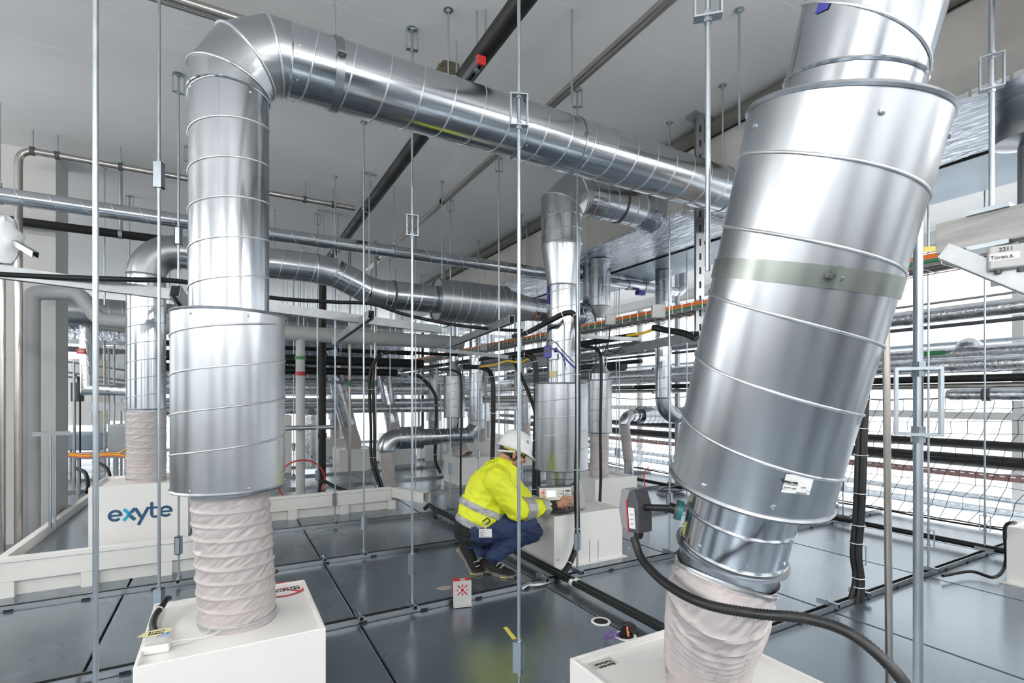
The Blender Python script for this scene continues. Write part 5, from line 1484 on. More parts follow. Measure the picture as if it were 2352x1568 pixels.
# --- hair, eyes, helmet
hair = cut_from(person, 'hair', 'hair', person, [(hp_(.045, 0, -.005), -hf + hu * .5), (hp_(-.02, 0, -.058), hu + hf * .30), (HC + LAT * .0735, -LAT), (HC - LAT * .0735, LAT)], .006)
for s in (-1, 1):
    MB().lathe(hp_(.078, s * .031, -.016), hf, [(0, .009), (.006, .0085), (.010, .005), (.0115, 0)], 12).build('eye', 'ink', person)
    MB().sweep([hp_(.088, s * .018, -.002), hp_(.090, s * .033, .003), hp_(.078, s * .048, -.001)], .0045, 6).build('eyebrow', 'hair', person)
hm = []; fs = []; nk = 56; rows = 14
hc = hp_(-.004, 0, .022)
for j in range(rows + 1):
    ph = (PI / 2) * j / rows
    for k in range(nk):
        a = 2 * PI * k / nk; ca, sa = math.cos(a), math.sin(a)
        rf = .128 * (1 + .05 * math.cos(a)); rl = .104
        c_ = math.cos(ph) ** .85
        ridge = .004 * max(0, 1 - abs(sa) * 5) * math.sin(ph * 2)
        hm.append(hc + hf * (rf * ca * c_) + LAT * (rl * sa * c_) + hu * (.132 * math.sin(ph) + ridge))
for j in range(rows):
    for k in range(nk):
        a, b = j * nk + k, j * nk + (k + 1) % nk; fs.append((a, b, b + nk, a + nk))
# brim ring
base = len(hm)
for (out, dz) in ((.012, -.012), (.018, -.014), (.010, -.016), (-.003, -.004)):
    for k in range(nk):
        a = 2 * PI * k / nk; ca, sa = math.cos(a), math.sin(a)
        pk = max(0, (ca - .35) / .65) ** 1.2; bk = max(0, (-ca - .5) / .5)
        o_ = out + (pk * .040 + bk * .008 if out > .005 else 0)
        hm.append(hc + hf * ((.1344 + o_) * ca if ca > 0 else (.1216 + o_) * ca) + LAT * ((.104 + out) * sa) + hu * (dz - pk * .020 * (1 if out > .005 else 0) - .006 * bk))
order = [0, base, base + nk, base + 2 * nk, base + 3 * nk]
for p, q in zip(order, order[1:]):
    for k in range(nk): fs.append((q + k, q + (k + 1) % nk, p + (k + 1) % nk, p + k))
mb = MB(); mb._add(hm, fs)
hel = mb.build('helmet', 'helmet', person, True, 50)
md_ = hel.modifiers.new('thick', 'SOLIDIFY'); md_.thickness = .0025; md_.offset = -1
for (a, ph) in ((-1.05, .62), (-1.17, .62), (-1.11, .55), (-1.04, .49), (-1.19, .50)):
    p = hc + hf * (.131 * math.cos(a) * math.cos(ph) ** .85) + LAT * (.1045 * math.sin(a) * math.cos(ph) ** .85) + hu * (.1325 * math.sin(ph)); n_ = (p - hc).normalized()
    MB().lathe(p - n_ * .004, n_, [(0, .0042), (.0055, .0042)], 10).build('vent_hole', 'ink', hel)
# inner harness behind the ear and sweat band
MB().band(hp_(-.012, 0, .006), hu, .088, .022, .004, 40).build('sweat_band', 'yelrub', hel)
MB().sweep([hp_(-.02, -.088, -.004), hp_(-.07, -.066, -.022), hp_(-.105, -.02, -.034), hp_(-.105, .02, -.034), hp_(-.07, .066, -.022), hp_(-.02, .088, -.004)], .008, 8).build('neck_strap', 'helmet', hel)
# --- id card on a clip
c = Wp(1115, 1224, -.235)
rt = V((CS, -SN, 0)); nb = V((-SN, -CS, 0))
mm = Matrix((rt, -nb, UP)).transposed()
MB().box(c, (.086, .003, .058), mm).build('id_card', 'paper', person, False, bevel=.001)
MB().box(c + UP * .030 - nb * .001, (.086, .004, .006), mm).build('card_edge', 'dkgrey', person, False)
for k in range(4): MB().box(c + nb * .002 + UP * (.017 - .011 * k) - rt * .022, (.03 - .004 * (k % 2), .0008, .003), mm).build('print_line', 'inkgrey', person, False)
MB().box(c + nb * .002 - UP * .024, (.076, .0008, .003), mm).build('print_line', 'inkgrey', person, False)
MB().sweep([c + UP * .030, c + UP * .058 + rt * .003, c + UP * .075], .006, 8).build('clip', 'clear', person)
o = MB().sweep(spline([Wp(1108, 1198, -.24), Wp(1119, 1190, -.25), Wp(1125, 1197, -.25), Wp(1115, 1204, -.245)], 6), .004, 6).build('drawcord', 'cloth_black', jacket)

# ================================================================== MEASURING CASE ON THE BOX
q0 = pz(1282, 1172, .39)
rt2 = V((math.cos(R(-17)), math.sin(R(-17)), 0)); bk2 = V((-rt2.y, rt2.x, 0))
t = thing('measuring_case', 'open dark instrument case on the worker\'s box with light face panel and lit display', 'instrument', (q0.x, q0.y, .39))
def cb_(c, d, name, m, par=t, bev=0, tilt=0):
    z = UP * math.cos(tilt) + bk2 * math.sin(tilt); y = bk2 * math.cos(tilt) - UP * math.sin(tilt)
    return MB().box(c, d, Matrix((rt2, y, z)).transposed()).build(name, m, par, False, bevel=bev)
cb_(q0 + UP * .014, (.27, .15, .026), 'base_tray', 'dkgrey', bev=.005)
fc = pD(1276, 1134, 3.93)
tl = R(14)
cb_(fc + bk2 * .03, (.272, .05, .118), 'case_body', 'dkgrey', bev=.006, tilt=tl)
panel = cb_(fc, (.255, .008, .095), 'face_panel', 'white', bev=.002, tilt=tl)
zz_ = UP * math.cos(tl) + bk2 * math.sin(tl); nf = -(bk2 * math.cos(tl) - UP * math.sin(tl))
def fb(x, z, w, h, name, m): return cb_(fc + rt2 * x + zz_ * z + nf * .005, (w, .003, h), name, m, panel, 0, tl)
fb(-.037, .002, .072, .050, 'display', 'screen')
fb(-.037, .002, .078, .056, 'display_frame', 'ltgrey').location -= (nf * .001)
fb(-.100, .012, .024, .022, 'orange_socket', 'orange'); fb(-.100, -.016, .024, .024, 'orange_socket', 'orange'); fb(-.092, .034, .010, .010, 'red_lamp', 'red')
for x, z in ((.062, .018), (.045, .0), (.062, -.004)): MB().lathe(fc + rt2 * x + zz_ * z + nf * .004, nf, [(0, .005), (.004, .004), (.005, 0)], 10).build('button', 'ink', panel)
fb(.098, .020, .036, .014, 'type_plate', 'dkgrey'); fb(.098, -.010, .036, .026, 'printed_plate', 'ltgrey')
for z in (.02, 0, -.02): fb(.024, z, .010, .004, 'printed_mark', 'inkgrey')
# carrying handle and thin white tubes
MB().sweep([q0 + rt2 * .135 + UP * .02 - bk2 * .07, q0 + rt2 * .150 + UP * .03 - bk2 * .05, fc + rt2 * .150 - zz_ * .02, fc + rt2 * .140 + zz_ * .03], .007, 8).build('handle', 'zinc', t)
for k in range(2):
    o = MB().sweep(spline([fc - rt2 * (.105 - .01 * k) - zz_ * .01 + nf * .01, fc - rt2 * (.15 - .01 * k) - zz_ * .03 + nf * .03, pD(1232 + 3 * k, 1152, 3.86), pD(1226, 1160, 3.85)], 6), .0035, 6).build('test_tube', 'tie', t)

# ================================================================== CABLES
def cable(name, label, pts, r, matn='black', k=8, n=8, cat='cable', group=None, ties=0, parent=None):
    P = [p if isinstance(p, V) else pD(*p) for p in pts]
    path = spline(P, k)
    o = MB().sweep(path, r, n, mitre=False).build(name, matn, parent, True, 60)
    if parent is None: tag(o, label, cat, group)
    if ties:
        for i in range(ties):
            j = int((i + .7) / (ties + .3) * (len(path) - 2)); d = (path[j + 1] - path[j]).normalized()
            MB().band(path[j], d, r, .006, .002, 12).build('cable_tie', 'tie', o)
    return o
# corrugated hose in front of the leaning duct
P0_ = spline([pD(*p) for p in [(1457, 1237, 1.40), (1476, 1285, 1.36), (1530, 1340, 1.24), (1615, 1385, 1.12), (1730, 1408, 1.06), (1850, 1420, 1.02), (1945, 1450, .98), (2030, 1515, .94), (2095, 1600, .91), (2130, 1720, .90)]], 60)
P = [P0_[0]]; acc = 0
for a, b in zip(P0_, P0_[1:]):
    acc += (b - a).length
    if acc >= .0032: P.append(b); acc = 0
vs_r = [.0108 + .0007 * math.cos(i * PI) for i in range(len(P))]
o = MB().sweep(P, vs_r, 14, mitre=False).build('corrugated_hose', 'black', None, True, 80)
tag(o, 'black corrugated hose sweeping across the foreground before the leaning duct', 'hose')
MB().sweep([P[0] + (P[0] - P[1]).normalized() * .0, P[0] + (P[0] - P[3]).normalized() * .004], .010, 12).build('open_end', 'dark', o)
cable('black_cable', 'black cable resting on the long channel beam and sagging to the right', [(-40, 628, 2.7), (120, 636, 2.9), (300, 642, 3.1), (430, 648, 3.38), (620, 683, 3.95), (760, 693, 4.4), (855, 698, 4.65), (930, 722, 4.75), (1040, 745, 4.85), (1150, 757, 5.0), (1200, 758, 5.05)], .016)
cable('black_cable', 'thick black cable looping over the worker\'s duct and running down to the floor', [(1180, 772, 4.9), (1210, 764, 4.5), (1260, 738, 3.98), (1300, 719, 3.88), (1318, 722, 3.86), (1326, 745, 3.84), (1327, 860, 3.84), (1327, 1000, 3.84), (1324, 1120, 3.82), (1326, 1200, 3.80), (1324, 1250, 3.75), (1305, 1300, 3.65), (1275, 1335, 3.52)], .0215, ties=7, k=8, n=12)
base = [(1992, 690, 3.3), (1985, 880, 3.25), (1979, 1000, 3.22), (1976, 1100, 3.2), (1972, 1190, 3.2), (1966, 1270, 3.2), (1972, 1330, 3.2), (1968, 1392, 3.18)]
for k in range(4):
    off = ((-.022, 0), (.0, -.012), (.022, 0), (.004, .016))[k]
    pts = [pD(u, v, d) + V((CS, -SN, 0)) * (off[0] + (.02 * (k - 1.5) if i == 7 else 0)) + V((SN, CS, 0)) * off[1] for i, (u, v, d) in enumerate(base)]
    cable('black_cable', ('left strand', 'front strand', 'right strand', 'rear strand')[k] + ' of the thick black cable bundle on the right', pts, .0155, n=10)
bsp = spline([pD(*p) for p in base], 12)
for i, v in enumerate((912, 980, 1045, 1130, 1205, 1245, 1325, 1345)):
    c = min(bsp, key=lambda q: abs(q.z - zat(v, q.x, q.y)))
    path = [c + V((CS, -SN, 0)) * (.039 * math.cos(a)) + V((SN, CS, 0)) * (.031 * math.sin(a)) + V((0, 0, .004 * math.sin(a))) for a in [2 * PI * k / 20 for k in range(21)]]
    o = MB().sweep(path, .0028, 5, False, mitre=False).build('cable_tie', 'tie', None); tag(o, 'white cable tie around the black bundle on the right, %s from the top' % ORD[i], 'cable tie', 'bundle cable ties')
for k in range(2):
    cable('black_cable', ('left', 'right')[k] + ' strand of the black cable pair dropping from the tray in the middle distance', [(1050, 815, 7.2), (985, 812, 7.0), (905, 808, 6.9), (866, 822, 6.8), (849 + 8 * k, 870, 6.8), (852 + 8 * k, 980, 6.8), (854 + 8 * k, 1060, 6.8), (876 + 6 * k, 1128, 6.75)], .020, ties=4)
cable('black_cable', 'black cable dropping behind the worker\'s back from the tray', [(1065, 842, 6.2), (1112, 846, 6.1), (1131, 872, 6.0), (1133, 960, 6.0), (1131, 1050, 6.0), (1129, 1120, 6.0), (1127, 1161, 6.0)], .028, ties=5, n=10)
cable('black_cable', 'slanting black cable left of the worker\'s duct', [(1172, 812, 5.4), (1190, 850, 5.3), (1215, 905, 5.2), (1233, 965, 5.1), (1236, 1060, 5.1), (1240, 1204, 5.05)], .020)
cable('black_cable', 'upright black cable tight beside the worker\'s duct', [(1175, 815, 5.0), (1212, 815, 5.0), (1229, 835, 5.0), (1232, 900, 5.0), (1230, 1010, 5.0), (1228, 1110, 5.0), (1226, 1208, 5.0)], .028, ties=5, n=10)
cable('black_cable', 'black cable curving down in the centre distance', [(940, 858, 8), (968, 868, 8), (996, 900, 8), (1002, 930, 8), (1001, 1000, 8), (1000, 1055, 8), (1012, 1086, 8)], .026, ties=3)
cable('black_cable', 'thin black cable in front of the slim silencer', [(1336, 795, 5.3), (1362, 798, 5.2), (1379, 815, 5.1), (1381, 870, 5.1), (1379, 980, 5.1), (1380, 1090, 5.1), (1378, 1148, 5.08), (1377, 1204, 5.08)], .015)
cable('black_cable', 'thin black cable before the upright central silencer', [(1010, 848, 6.6), (1046, 852, 6.5), (1059, 870, 6.5), (1060, 950, 6.5), (1058, 1060, 6.5), (1058, 1141, 6.5)], .014)
cable('yellow_cable', 'yellow cable sagging beneath the cable tray left of the worker\'s duct', [(1104, 842, 5.3), (1135, 838, 5.2), (1165, 829, 5.1), (1195, 832, 5.05), (1216, 822, 5.0)], .010, 'yelcable')
cable('yellow_cable', 'yellow cable beneath the tray right of the worker\'s duct', [(1440, 771, 4.5), (1475, 765, 4.4), (1505, 755, 4.35), (1520, 752, 4.3)], .012, 'yelcable')
cable('black_cable', 'black cable bundle beneath the tray beside the leaning duct', [(1500, 752, 4.3), (1530, 758, 4.2), (1570, 765, 4.0), (1600, 778, 3.9)], .026)
cable('thin_cable', 'thin black lead hanging from the tray junction box to the worker\'s duct', [(1402, 748, 4.75), (1396, 790, 4.6), (1378, 822, 4.4), (1350, 834, 4.3), (1330, 834, 4.2)], .005)
cable('thin_cable', 'short thin black loop under the tray', [(1394, 795, 4.7), (1400, 806, 4.7), (1418, 808, 4.7), (1436, 785, 4.7)], .005)
cable('black_cable', 'black cable bending over the cream frame behind the rod', [(733, 1130, 6.3), (737, 1108, 6.3), (748, 1106, 6.3), (770, 1118, 6.3), (800, 1128, 6.3)], .02)
cable('black_cable', 'black cable stub arching at the end of the cream frame', [(975, 1168, 5.0), (985, 1160, 4.98), (996, 1168, 4.95), (1000, 1188, 4.9)], .02)
cable('black_cable', 'black cable lying on the raised floor behind the exyte box', [(175, 1075, 5.2), (195, 1085, 5.1), (202, 1110, 5.0), (200, 1130, 4.9)], .018)
cable('black_cable', 'second black cable curling behind the exyte box', [(215, 1060, 6.0), (240, 1070, 5.9), (252, 1092, 5.8), (250, 1131, 5.8)], .018)
cable('red_wire', 'red wire end sticking up near the leaning duct', [(1490, 1072, 5.6), (1480, 1085, 5.5), (1480, 1105, 5.4), (1488, 1150, 5.3), (1492, 1194, 5.3)], .006, 'red')
for k in range(4):
    a = pz(1540 + 3 * k, 1124 + k, .03); pts = [a + V((.22 * math.cos(t), .13 * math.sin(t), .012 * k)) for t in [2 * PI * i / 16 for i in range(17)]]
    o = MB().sweep(pts, .008, 6).build('cable_coil', 'greycable', None); tag(o, '%s loop from below of the grey cable coil on the floor' % ORD[k], 'cable', 'grey cable coil')
# actuator on worker's duct
t = thing('damper_actuator', 'blue damper actuator on the worker\'s duct with blue and black leads', 'actuator', pD(1257, 822, 4.06))
c = pD(1258, 808, 4.06); rt = V((CS, -SN, 0)); mm = Matrix((rt, V((SN, CS, 0)), UP)).transposed()
MB().box(c, (.062, .05, .095), mm).build('housing', 'blue', t, False, bevel=.006)
MB().box(c + V((-SN, -CS, 0)) * .026 + UP * .015, (.05, .006, .03), mm).build('cover', 'dkgrey', t, False)
MB().box(c + rt * .05 - UP * .03, (.05, .02, .05), mm).build('bracket', 'zinc', t, False)
cable('lead', None, [(1255, 796, 4.04), (1257, 785, 4.03), (1272, 783, 4.03), (1295, 808, 4.03), (1318, 832, 4.0)], .004, parent=t)
cable('lead', None, [(1266, 800, 4.04), (1285, 808, 4.03), (1305, 830, 4.03), (1322, 846, 4.0)], .007, 'blue', parent=t)
def cyl_hit(u, v, p0, ax, r):
    p0, ax = V(p0), V(ax).normalized(); d = ray(u, v); w = CO - p0
    dd = d - ax * d.dot(ax); ww = w - ax * w.dot(ax)
    a, b, c = dd.dot(dd), 2 * dd.dot(ww), ww.dot(ww) - r * r
    disc = max(0, b * b - 4 * a * c)
    return CO + d * ((-b - math.sqrt(disc)) / (2 * a))
def patch(corners, p0, ax, r, name, matn, parent, nu=8, nv=4, off=.0012):
    """sticker following a round duct between four image corners TL TR BR BL"""
    TL, TR, BR, BL = corners; vs = []; fs = []
    p0, ax = V(p0), V(ax).normalized()
    for j in range(nv + 1):
        for i in range(nu + 1):
            s, t_ = i / nu, j / nv
            u = (TL[0] * (1 - s) + TR[0] * s) * (1 - t_) + (BL[0] * (1 - s) + BR[0] * s) * t_
            v = (TL[1] * (1 - s) + TR[1] * s) * (1 - t_) + (BL[1] * (1 - s) + BR[1] * s) * t_
            q = cyl_hit(u, v, p0, ax, r); nrm = (q - p0) - ax * (q - p0).dot(ax); vs.append(q + nrm.normalized() * off)
    for j in range(nv):
        for i in range(nu):
            k = j * (nu + 1) + i; fs.append((k, k + nu + 1, k + nu + 2, k + 1))
    mb = MB(); mb._add(vs, fs); return mb.build(name, matn, parent, True, 60)
w0 = V((wx, wy, 1))
patch([(1256, 657), (1261, 657), (1262, 698), (1257, 698)], w0, ROUND, .121, 'blue_label', 'blue', d3)
patch([(1262, 852), (1279, 851), (1279, 866), (1262, 868)], w0, ROUND, .121, 'tape_tag', 'tape', d3)
patch([(1888, -12), (1915, -14), (1902, 20), (1872, 34)], Pst, A2, r2 + .001, 'blue_label', 'blue', d2)

# ================================================================== STICKERS, LABELS, LOGO
LB = patch([(1805, 1087), (1869, 1093), (1857, 1135), (1793, 1129)], Psb, A2, q2, 'paper_label', 'paper', s2, off=.0022)
def on_s2(u, v, off=.004):
    q = cyl_hit(u, v, Psb, A2, q2); n_ = (q - Psb) - A2 * (q - Psb).dot(A2); return q + n_.normalized() * off
def label_line(a, b, h, name='printed_bar', matn='ink'):
    p, q = on_s2(*a, .0032), on_s2(*b, .0032); n_ = (p - Psb) - A2 * (p - Psb).dot(A2)
    MB().bar(p, q, h, .0006, n_).build(name, matn, LB, False)
def label_text(txt, a, b, size):
    """upside-down text from a (right end in the picture) to b"""
    p, q = on_s2(*a), on_s2(*b); ux = (q - p).normalized(); n_ = ((p - Psb) - A2 * (p - Psb).dot(A2)).normalized(); uy = n_.cross(ux)
    text_poly(txt, size, 'lettering', 'ink', LB, p, ux, uy, .0003, .0004)
label_text('MO-793095', (1831, 1106), (1801, 1101), .0068)
label_line((1799, 1109.5), (1831, 1113.5), .0006); label_line((1795, 1120.5), (1858, 1126.5), .0007)
for a, b in (((1799, 1116.5), (1815, 1119)), ((1818, 1120), (1827, 1121)), ((1838.5, 1118), (1849, 1118.8)), ((1827, 1129.2), (1831, 1129.6)), ((1832, 1129.8), (1838, 1130.4)), ((1839, 1130.5), (1844, 1131)), ((1845, 1131), (1851, 1131.5))):
    label_line(a, b, .0022, 'printed_word', 'inkgrey')
# round prohibition sticker on the left box
zt = .39 - .022
rp_ = pz(703, 1353, zt); rs = .108
sc = V((rp_.x, rp_.y, zt)) - V((CS, -SN, 0)) * rs
st = MB().lathe((sc.x, sc.y, zt), ROUND, [(0, rs), (.0008, rs)], 48).build('round_sticker', 'paper', b1, False)
MB().lathe((sc.x, sc.y, zt + .0008), ROUND, [(0, rs - .004), (.0005, rs - .004), (.0005, rs), (0, rs)], 48, caps=False).build('black_rim', 'ink', st, False)
MB().lathe((sc.x, sc.y, zt + .0008), ROUND, [(0, rs - .022), (.0006, rs - .022), (.0006, rs - .007), (0, rs - .007)], 48, caps=False).build('red_ring', 'red', st, False)
dg_ = V((CS, -SN, 0)) * .97 + V((SN, CS, 0)) * -.24
MB().bar(V((sc.x, sc.y, zt + .0010)) - dg_ * (rs - .012), V((sc.x, sc.y, zt + .0010)) + dg_ * (rs - .012), .013, .0006).build('red_slash', 'red', st, False)
for i, w_ in enumerate(('BETRETEN', 'VERBOTEN')):
    text_poly(w_, .028, 'lettering', 'ink', st, V((sc.x + .072, sc.y - .004 + .028 * i - .006, zt + .0014)), (-1, 0, 0), (0, -1, 0), .0006)
# flat label on the right box
ta = pz(1352, 1524, zt); tb_ = pz(1416, 1512, zt)
lc = pz(1384, 1523, zt)
fl2 = MB().box((lc.x, lc.y, zt + .0006), (.098, .046, .001)).build('flat_sticker', mat('grey_film', (.60, .58, .55), 0, .4, .02), b2, False)
for i, w_ in enumerate(('Betreten', 'Verboten')):
    text_poly(w_, .0185, 'lettering', 'ink', fl2, V((lc.x + .036, lc.y - .003 + .019 * i - .012, zt + .0014)), (-1, 0, 0), (0, -1, 0), .0004)
# exyte lettering on the left box front
yf = 4.93 - .3 - .0015
o_ = pY(247, 1199, yf); e_ = pY(397, 1190, yf); sc_ = (e_.x - o_.x) / 4.66
def stroke(pts, w, matn, name='letter_stroke', par=None, lift=0.0):
    """flat ribbon lettering stroke on the box front"""
    P = [V((p[0], p[1])) if len(p) == 2 else V(p[:2]) for p in pts]
    L_, R_ = [], []
    for i, p in enumerate(P):
        a = P[max(0, i - 1)]; b = P[min(len(P) - 1, i + 1)]; d = (b - a).normalized(); n_ = V((-d.y, d.x))
        L_.append(p + n_ * w / 2); R_.append(p - n_ * w / 2)
    mb = MB(); th = .0012 + lift; k = len(P)
    F = lambda q, y: V((o_.x + q.x * sc_, yf - y, o_.z + q.y * sc_))
    vs = [F(q, th) for q in L_] + [F(q, th) for q in R_] + [F(q, 0) for q in L_] + [F(q, 0) for q in R_]
    fs = []
    for i in range(k - 1):
        fs += [(i, i + 1, k + i + 1, k + i), (2 * k + i, i, i + 1, 2 * k + i + 1)[::-1], (k + i, k + i + 1, 3 * k + i + 1, 3 * k + i)[::-1]]
    fs += [(0, k, 3 * k, 2 * k), (k - 1, 2 * k - 1, 4 * k - 1, 3 * k - 1)[::-1]]
    mb._add(vs, fs); return mb.build(name, matn, par, False)
logo = b4
def arc(cx, cy, r, a0, a1, n=24): return [(cx + r * math.cos(R(a0 + (a1 - a0) * i / n)), cy + r * math.sin(R(a0 + (a1 - a0) * i / n))) for i in range(n + 1)]
for cx in (.52, 4.14):
    stroke(arc(cx, .50, .40, 0, 318), .22, 'logo_blue', 'letter_e', logo); stroke([(cx - .38, .50), (cx + .49, .50)], .17, 'logo_blue', 'letter_e', logo, .0003)
stroke([(1.12, 1.0), (1.52, .52)], .25, 'logo_cyan', 'letter_x', logo); stroke([(1.10, 0), (1.52, .52)], .25, 'logo_cyan', 'letter_x', logo, .0002)
stroke([(1.42, .52), (1.88, 0)], .25, 'logo_mid', 'letter_x', logo, .0004); stroke([(1.44, .46), (1.90, 1.0)], .25, 'logo_mid', 'letter_x', logo, .0005)
stroke([(1.62, .34), (1.90, 0)], .25, 'logo_blue', 'letter_x', logo, .0007); stroke([(1.66, .70), (1.92, 1.0)], .25, 'logo_blue', 'letter_x', logo, .0007)
stroke([(1.92, 1.0), (2.38, .10)], .24, 'logo_blue', 'letter_y', logo, .0003); stroke([(2.86, 1.0), (2.14, -.48)], .24, 'logo_blue', 'letter_y', logo, .0005)
stroke([(2.74, .92), (3.56, .92)], .19, 'logo_blue', 'letter_t', logo, .0002)
stroke([(3.10, 1.42), (3.10, .34), (3.15, .18), (3.28, .10), (3.50, .12)], .22, 'logo_blue', 'letter_t', logo, .0004)

# ================================================================== PRESSURE GAUGE ON LEFT BOX
g0 = pz(358, 1500, zt)
gx_ = V((.995, -.08, 0)).normalized(); gy_ = V((-gx_.y, gx_.x, 0)); gm = Matrix((gx_, gy_, UP)).transposed()
t = thing('pressure_gauge', 'small white gauge with clear lid and cream tape on the left box', 'gauge', (g0.x, g0.y, zt))
gc = g0 + gy_ * .02
MB().box(gc + UP * .016, (.082, .060, .030), gm).build('base', 'white', t, False, bevel=.006)
MB().box(gc + UP * .048, (.078, .056, .032), gm).build('clear_lid', 'clear', t, False, bevel=.008)
MB().lathe(gc + UP * .033 + gx_ * .012, ROUND, [(0, .018), (.022, .018), (.026, .014)], 20).build('dial', 'ltgrey', t)
MB().box(gc + UP * .060 + gx_ * .018, (.036, .040, .012), gm).build('blue_cap', mat('sky_blue', (.05, .22, .62), 0, .4, .03), t, False)
tp_ = MB().prism([(-.052, -.016), (-.03, .022), (.03, .028), (.05, .012), (.04, -.012), (.005, -.034)], gc + UP * .0655 + gx_ * -.004, gx_, gy_, .0012).build('tape', 'tape', t, False)
for i, w_ in enumerate(('F4M42', 'LW-10')):
    text_poly(w_, .017, 'handwriting', 'ink', tp_, gc + UP * .0672 + gx_ * (.022) + gy_ * (-.008 + .018 * i), -gx_, -gy_, .0002)
for k, (u, v) in enumerate(((492, 1440), (532, 1432))):
    pts = [gc + gx_ * .041 + UP * (.012 + .012 * k), gc + gx_ * .075 + UP * (.012 + .010 * k) + gy_ * .004, pz(455 + 25 * k, 1464 - 4 * k, zt + .02), pz(u, v, zt + .025)]
    cable('clear_tube', None, pts, .0042, 'clear', parent=t)
    q = pz(u, v, zt + .025); MB().cyl(q - UP * .03, q + UP * .008, .008, 10).build('hose_nipple', 'clear', t)
cable('black_cable', 'short black cable coming over the rim of the left box to the gauge', [g0 + gy_ * .05 + UP * .03, pz(352, 1440, zt + .03), pz(356, 1415, zt + .035), pz(372, 1392, zt + .045), pz(382, 1376, zt + .055), pz(388, 1374, zt + .04)], .0125, ties=1)

# ================================================================== FLOW SENSOR ON LEANING DUCT
hit = cyl_hit(1563, 1172, Psb, A2, r2)
hn = ((hit - Psb) - A2 * (hit - Psb).dot(A2)).normalized()
c = pD(1463, 1168, 1.46)
t = thing('flow_sensor', 'dark grey sensor head on a black shaft at the collar of the leaning duct', 'sensor', c)
shd = (hit - pD(1480, 1163, 1.46)).normalized()
su = (UP - shd * UP.dot(shd)).normalized(); sw = shd.cross(su)
sm_ = Matrix((shd, sw, su)).transposed()
MB().prism([(-.010, -.062), (.026, -.064), (.032, .012), (.018, .058), (.004, .054), (-.010, .026)], c - sw * .028, shd, su, .056).build('housing', 'dkgrey', t, False, bevel=.003)
MB().prism([(-.040, -.050), (-.011, -.062), (-.011, .026), (.003, .054), (-.030, .058), (-.046, .0)], c - sw * .027, shd, su, .054).build('cover', 'midgrey', t, False, bevel=.003)
MB().prism([(-.0125, -.063), (-.0095, -.063), (-.0095, .027), (-.0125, .027)], c - sw * .0295, shd, su, .059).build('red_gasket', 'red', t, False)
vdir = (CO - c).normalized(); sgn = 1 if sw.dot(vdir) > 0 else -1
lb = MB().box(c + sw * (sgn * .0292) + su * -.022 + shd * .006, (.023, .001, .058), sm_).build('white_label', 'paper', t, False)
for k in range(3): MB().box(c + sw * (sgn * .0301) + su * (-.012 - .013 * k) + shd * (.006), (.013, .0006, .002), sm_).build('printed_word', 'inkgrey', lb, False)
MB().lathe(c - su * .062 + shd * .0, -su, [(0, .013), (.014, .013), (.022, .008), (.024, 0)], 16).build('cable_gland', 'black', t)
MB().sweep([c + shd * .026 + su * .006, hit + hn * .02 + shd * -.005], .0095, 14).build('shaft', 'black', t)
MB().lathe(hit + hn * .030, -hn, [(0, .014), (.016, .014)], 14).build('shaft_boss', 'black', t)
MB().lathe(hit + hn * .014, -hn, [(0, .026), (.008, .026)], 24).build('flange', 'dkgrey', t)
MB().lathe(hit + hn * .006, -hn, [(0, .026), (.012, .026)], 24).build('gasket', 'teal', t)

# ================================================================== THINGS ON THE FLOOR
p = pz(1062, 1391); rt = V((math.cos(R(-14)), math.sin(R(-14)), 0)); bk = V((-rt.y, rt.x, 0)); mm = Matrix((rt, bk, UP)).transposed()
t = thing('red_junction_bracket', 'red box on a perforated white bracket clipped to the floor rail', 'bracket', (p.x, p.y, 0))
MB().box(V((p.x, p.y, .078)), (.112, .004, .150), mm).build('plate', 'ltgrey', t, False)
MB().box(V((p.x, p.y, .006)) - bk * .015, (.112, .034, .004), mm).build('foot', 'ltgrey', t, False)
MB().box(V((p.x, p.y, .098)) + bk * .030, (.108, .052, .108), mm).build('red_box', 'red', t, False, bevel=.005)
MB().lathe(V((p.x, p.y, .1515)) + bk * .028 + rt * .005, ROUND, [(0, .017), (.0015, .017)], 20).build('knockout', 'ltgrey', t)
for a in range(8):
    dr = rt * math.cos(a * PI / 4) + UP * math.sin(a * PI / 4); c0_ = V((p.x, p.y, .098)) - bk * .0032; lg = .042 if a % 2 else .034
    MB().bar(c0_ + dr * .016, c0_ + dr * lg, .007, .001, bk).build('slot', 'red', t, False)
MB().lathe(V((p.x, p.y, .098)) - bk * .002, -bk, [(0, .010), (.002, .010)], 16).build('centre_hole', 'red', t)
for s in (-1, 1): MB().lathe(V((p.x, p.y, .098)) + rt * (.019 * s) - bk * .002, -bk, [(0, .006), (.004, .005), (.005, 0)], 10).build('screw', 'tie', t)
q = pz(1022, 1350)
MB().prism([(.055 * math.cos(a) * (1 + .2 * math.sin(3 * a)), .035 * math.sin(a)) for a in [2 * PI * k / 20 for k in range(20)]], (q.x, q.y, .0), (1, 0, 0), (0, 1, 0), .0012).build('dried_smear', mat('smear', (.36, .33, .29), 0, .8, .2), fl, False)
q = pz(1380, 1427)
t = thing('floor_hole_ring', 'cream ring around a round black hole in the floor panel', 'ring', (q.x, q.y, 0))
MB().lathe((q.x, q.y, 0), ROUND, [(0, .056), (.004, .054), (.004, .042), (0, .042)], 36, caps=False).build('ring', 'white2', t)
MB().lathe((q.x, q.y, .0006), ROUND, [(0, .042), (.0004, .042)], 32).build('opening', 'dark', t)
q = pz(1436, 1460)
t = thing('floor_hole_ring', 'floor opening stuffed with black cables beside the right box', 'ring', (q.x, q.y, 0))
MB().lathe((q.x, q.y, 0), ROUND, [(0, .060), (.004, .058), (.004, .046), (0, .046)], 36, caps=False).build('ring', 'white2', t)
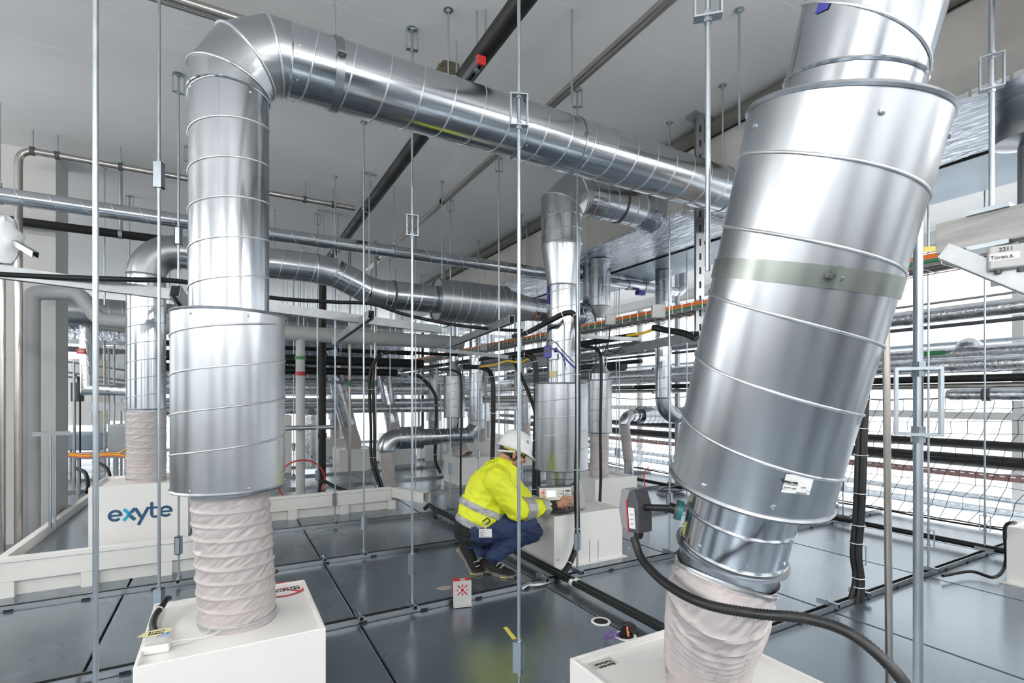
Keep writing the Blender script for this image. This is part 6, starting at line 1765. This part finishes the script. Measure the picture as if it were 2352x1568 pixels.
MB().lathe((q.x, q.y, .0006), ROUND, [(0, .046), (.0004, .046)], 32).build('opening', 'dark', t)
for k in range(3):
    cable('black_cable', ('left', 'middle', 'right')[k] + ' black cable stub poking from the floor opening', [q + V((-.01 + .012 * k, .01, .0)), q + V((-.005 + .02 * k, .02, .05)), q + V((.03 + .02 * k, .01, .035)), q + V((.05 + .015 * k, -.01, .0))], .009)
o = MB().bar(q + V((-.005, -.03, .01)), q + V((.012, .0, .045)), .008, .012).build('orange_clip', 'orange', None, False); tag(o, 'orange clip standing in the stuffed floor opening', 'clip')
for k in range(3):
    a = pz(1405, 1463, .02); pts = [a + V(((.035 + .006 * k) * math.cos(t_ + k), .028 * math.sin(t_ + k), .010 * math.sin(2 * t_ + k) + .008 * k)) for t_ in [2 * PI * i / 18 * .9 for i in range(19)]]
    o = MB().sweep(pts, .0028, 6).build('purple_wire', 'purple', None); tag(o, 'loop of the purple wire curl on the floor', 'wire', 'purple wire curl')
a, b = pz(1160, 1440), pz(1182, 1468)
o = MB().bar(a + UP * .0015, b + UP * .0015, .024, .0008).build('yellow_tape', 'yeltape', None, False); tag(o, 'strip of yellow tape stuck to the floor', 'tape')
for k in range(3):
    cable('white_lead', ('upper', 'middle', 'lower')[k] + ' white lead tucked beside the floor rail near the worker', [pz(1200, 1352 - 2 * k, .012), pz(1215, 1343 - 2 * k, .02), pz(1238, 1343 - 2 * k, .015), pz(1262, 1336, .012)], .006, 'tie')
for (x, y) in ((.665, Y1), (.665, Y2), (3.15, Y0), (1.895, Y1)):
    inst('rail_clamp', CLAMP, (x, y, 0), fl)
# red-capped strut under the soffit
a = pD(1104, 141, 2.86)
t = thing('capped_strut', 'short strut with a red end cap beneath the ceiling above the big duct', 'channel', a)
e2 = a + V((0, .42, -.0))
channel(t, 'strut', a, e2, .041, .041, matn='galv_dark')
MB().box(a - V((0, .008, 0)), (.05, .02, .05)).build('red_cap', 'red', t, False, bevel=.004)
for k, yy in enumerate((.05, .34)):
    MB().cyl(a + V((0, yy, -.03)), V((a.x, a.y + yy, ZC)), .0055, 8).build('hanger_rod', 'zinc', t)
    MB().cyl(a + V((0, yy, -.032)), a + V((0, yy, -.020)), .018, 6).build('nut', 'zinc', t)
for (u, vb, d, pl, lab) in ((848, 655, 5.0, True, 'hanger with a flat ceiling plate left of the steel conduit'), (742, 640, 6.0, True, 'hanger with a flat ceiling plate behind the slim duct, left of a pair'), (776, 640, 6.1, True, 'hanger with a flat ceiling plate behind the slim duct, right of a pair'), (500, 705, 5.4, False, 'hanger rod between column and rear riser'), (240, 700, 4.9, False, 'hanger rod with shackle in front of the left column edge'), (1030, 250, 2.9, False, 'hanger rod meeting the big duct beside the plaster patch'), (1210, 640, 6.4, False, 'hanger rod left of the worker\'s elbow duct'), (1015, 640, 5.2, False, 'hanger rod under the steel conduit in the centre'), (630, 640, 6.0, False, 'hanger rod hidden partly by the sloped duct')):
    hanger(u, 0, vb, d, lab, plate=pl)

# folded slots and screws on the worker's box
for u in (1354, 1374):
    a, b = pY(u, 1240, 3.149), pY(u, 1291, 3.149)
    MB().box2((a.x - .0012, 3.1475, b.z), (a.x + .0012, 3.1505, a.z)).build('fold_slot', 'inkgrey', b3, False)
for (u, v) in ((1282, 1285), (1445, 1258)):
    a = pY(u, v, 3.15); MB().lathe(a, (0, -1, 0), [(0, .010), (.002, .009), (.003, 0)], 14).build('plug', 'ltgrey', b3)
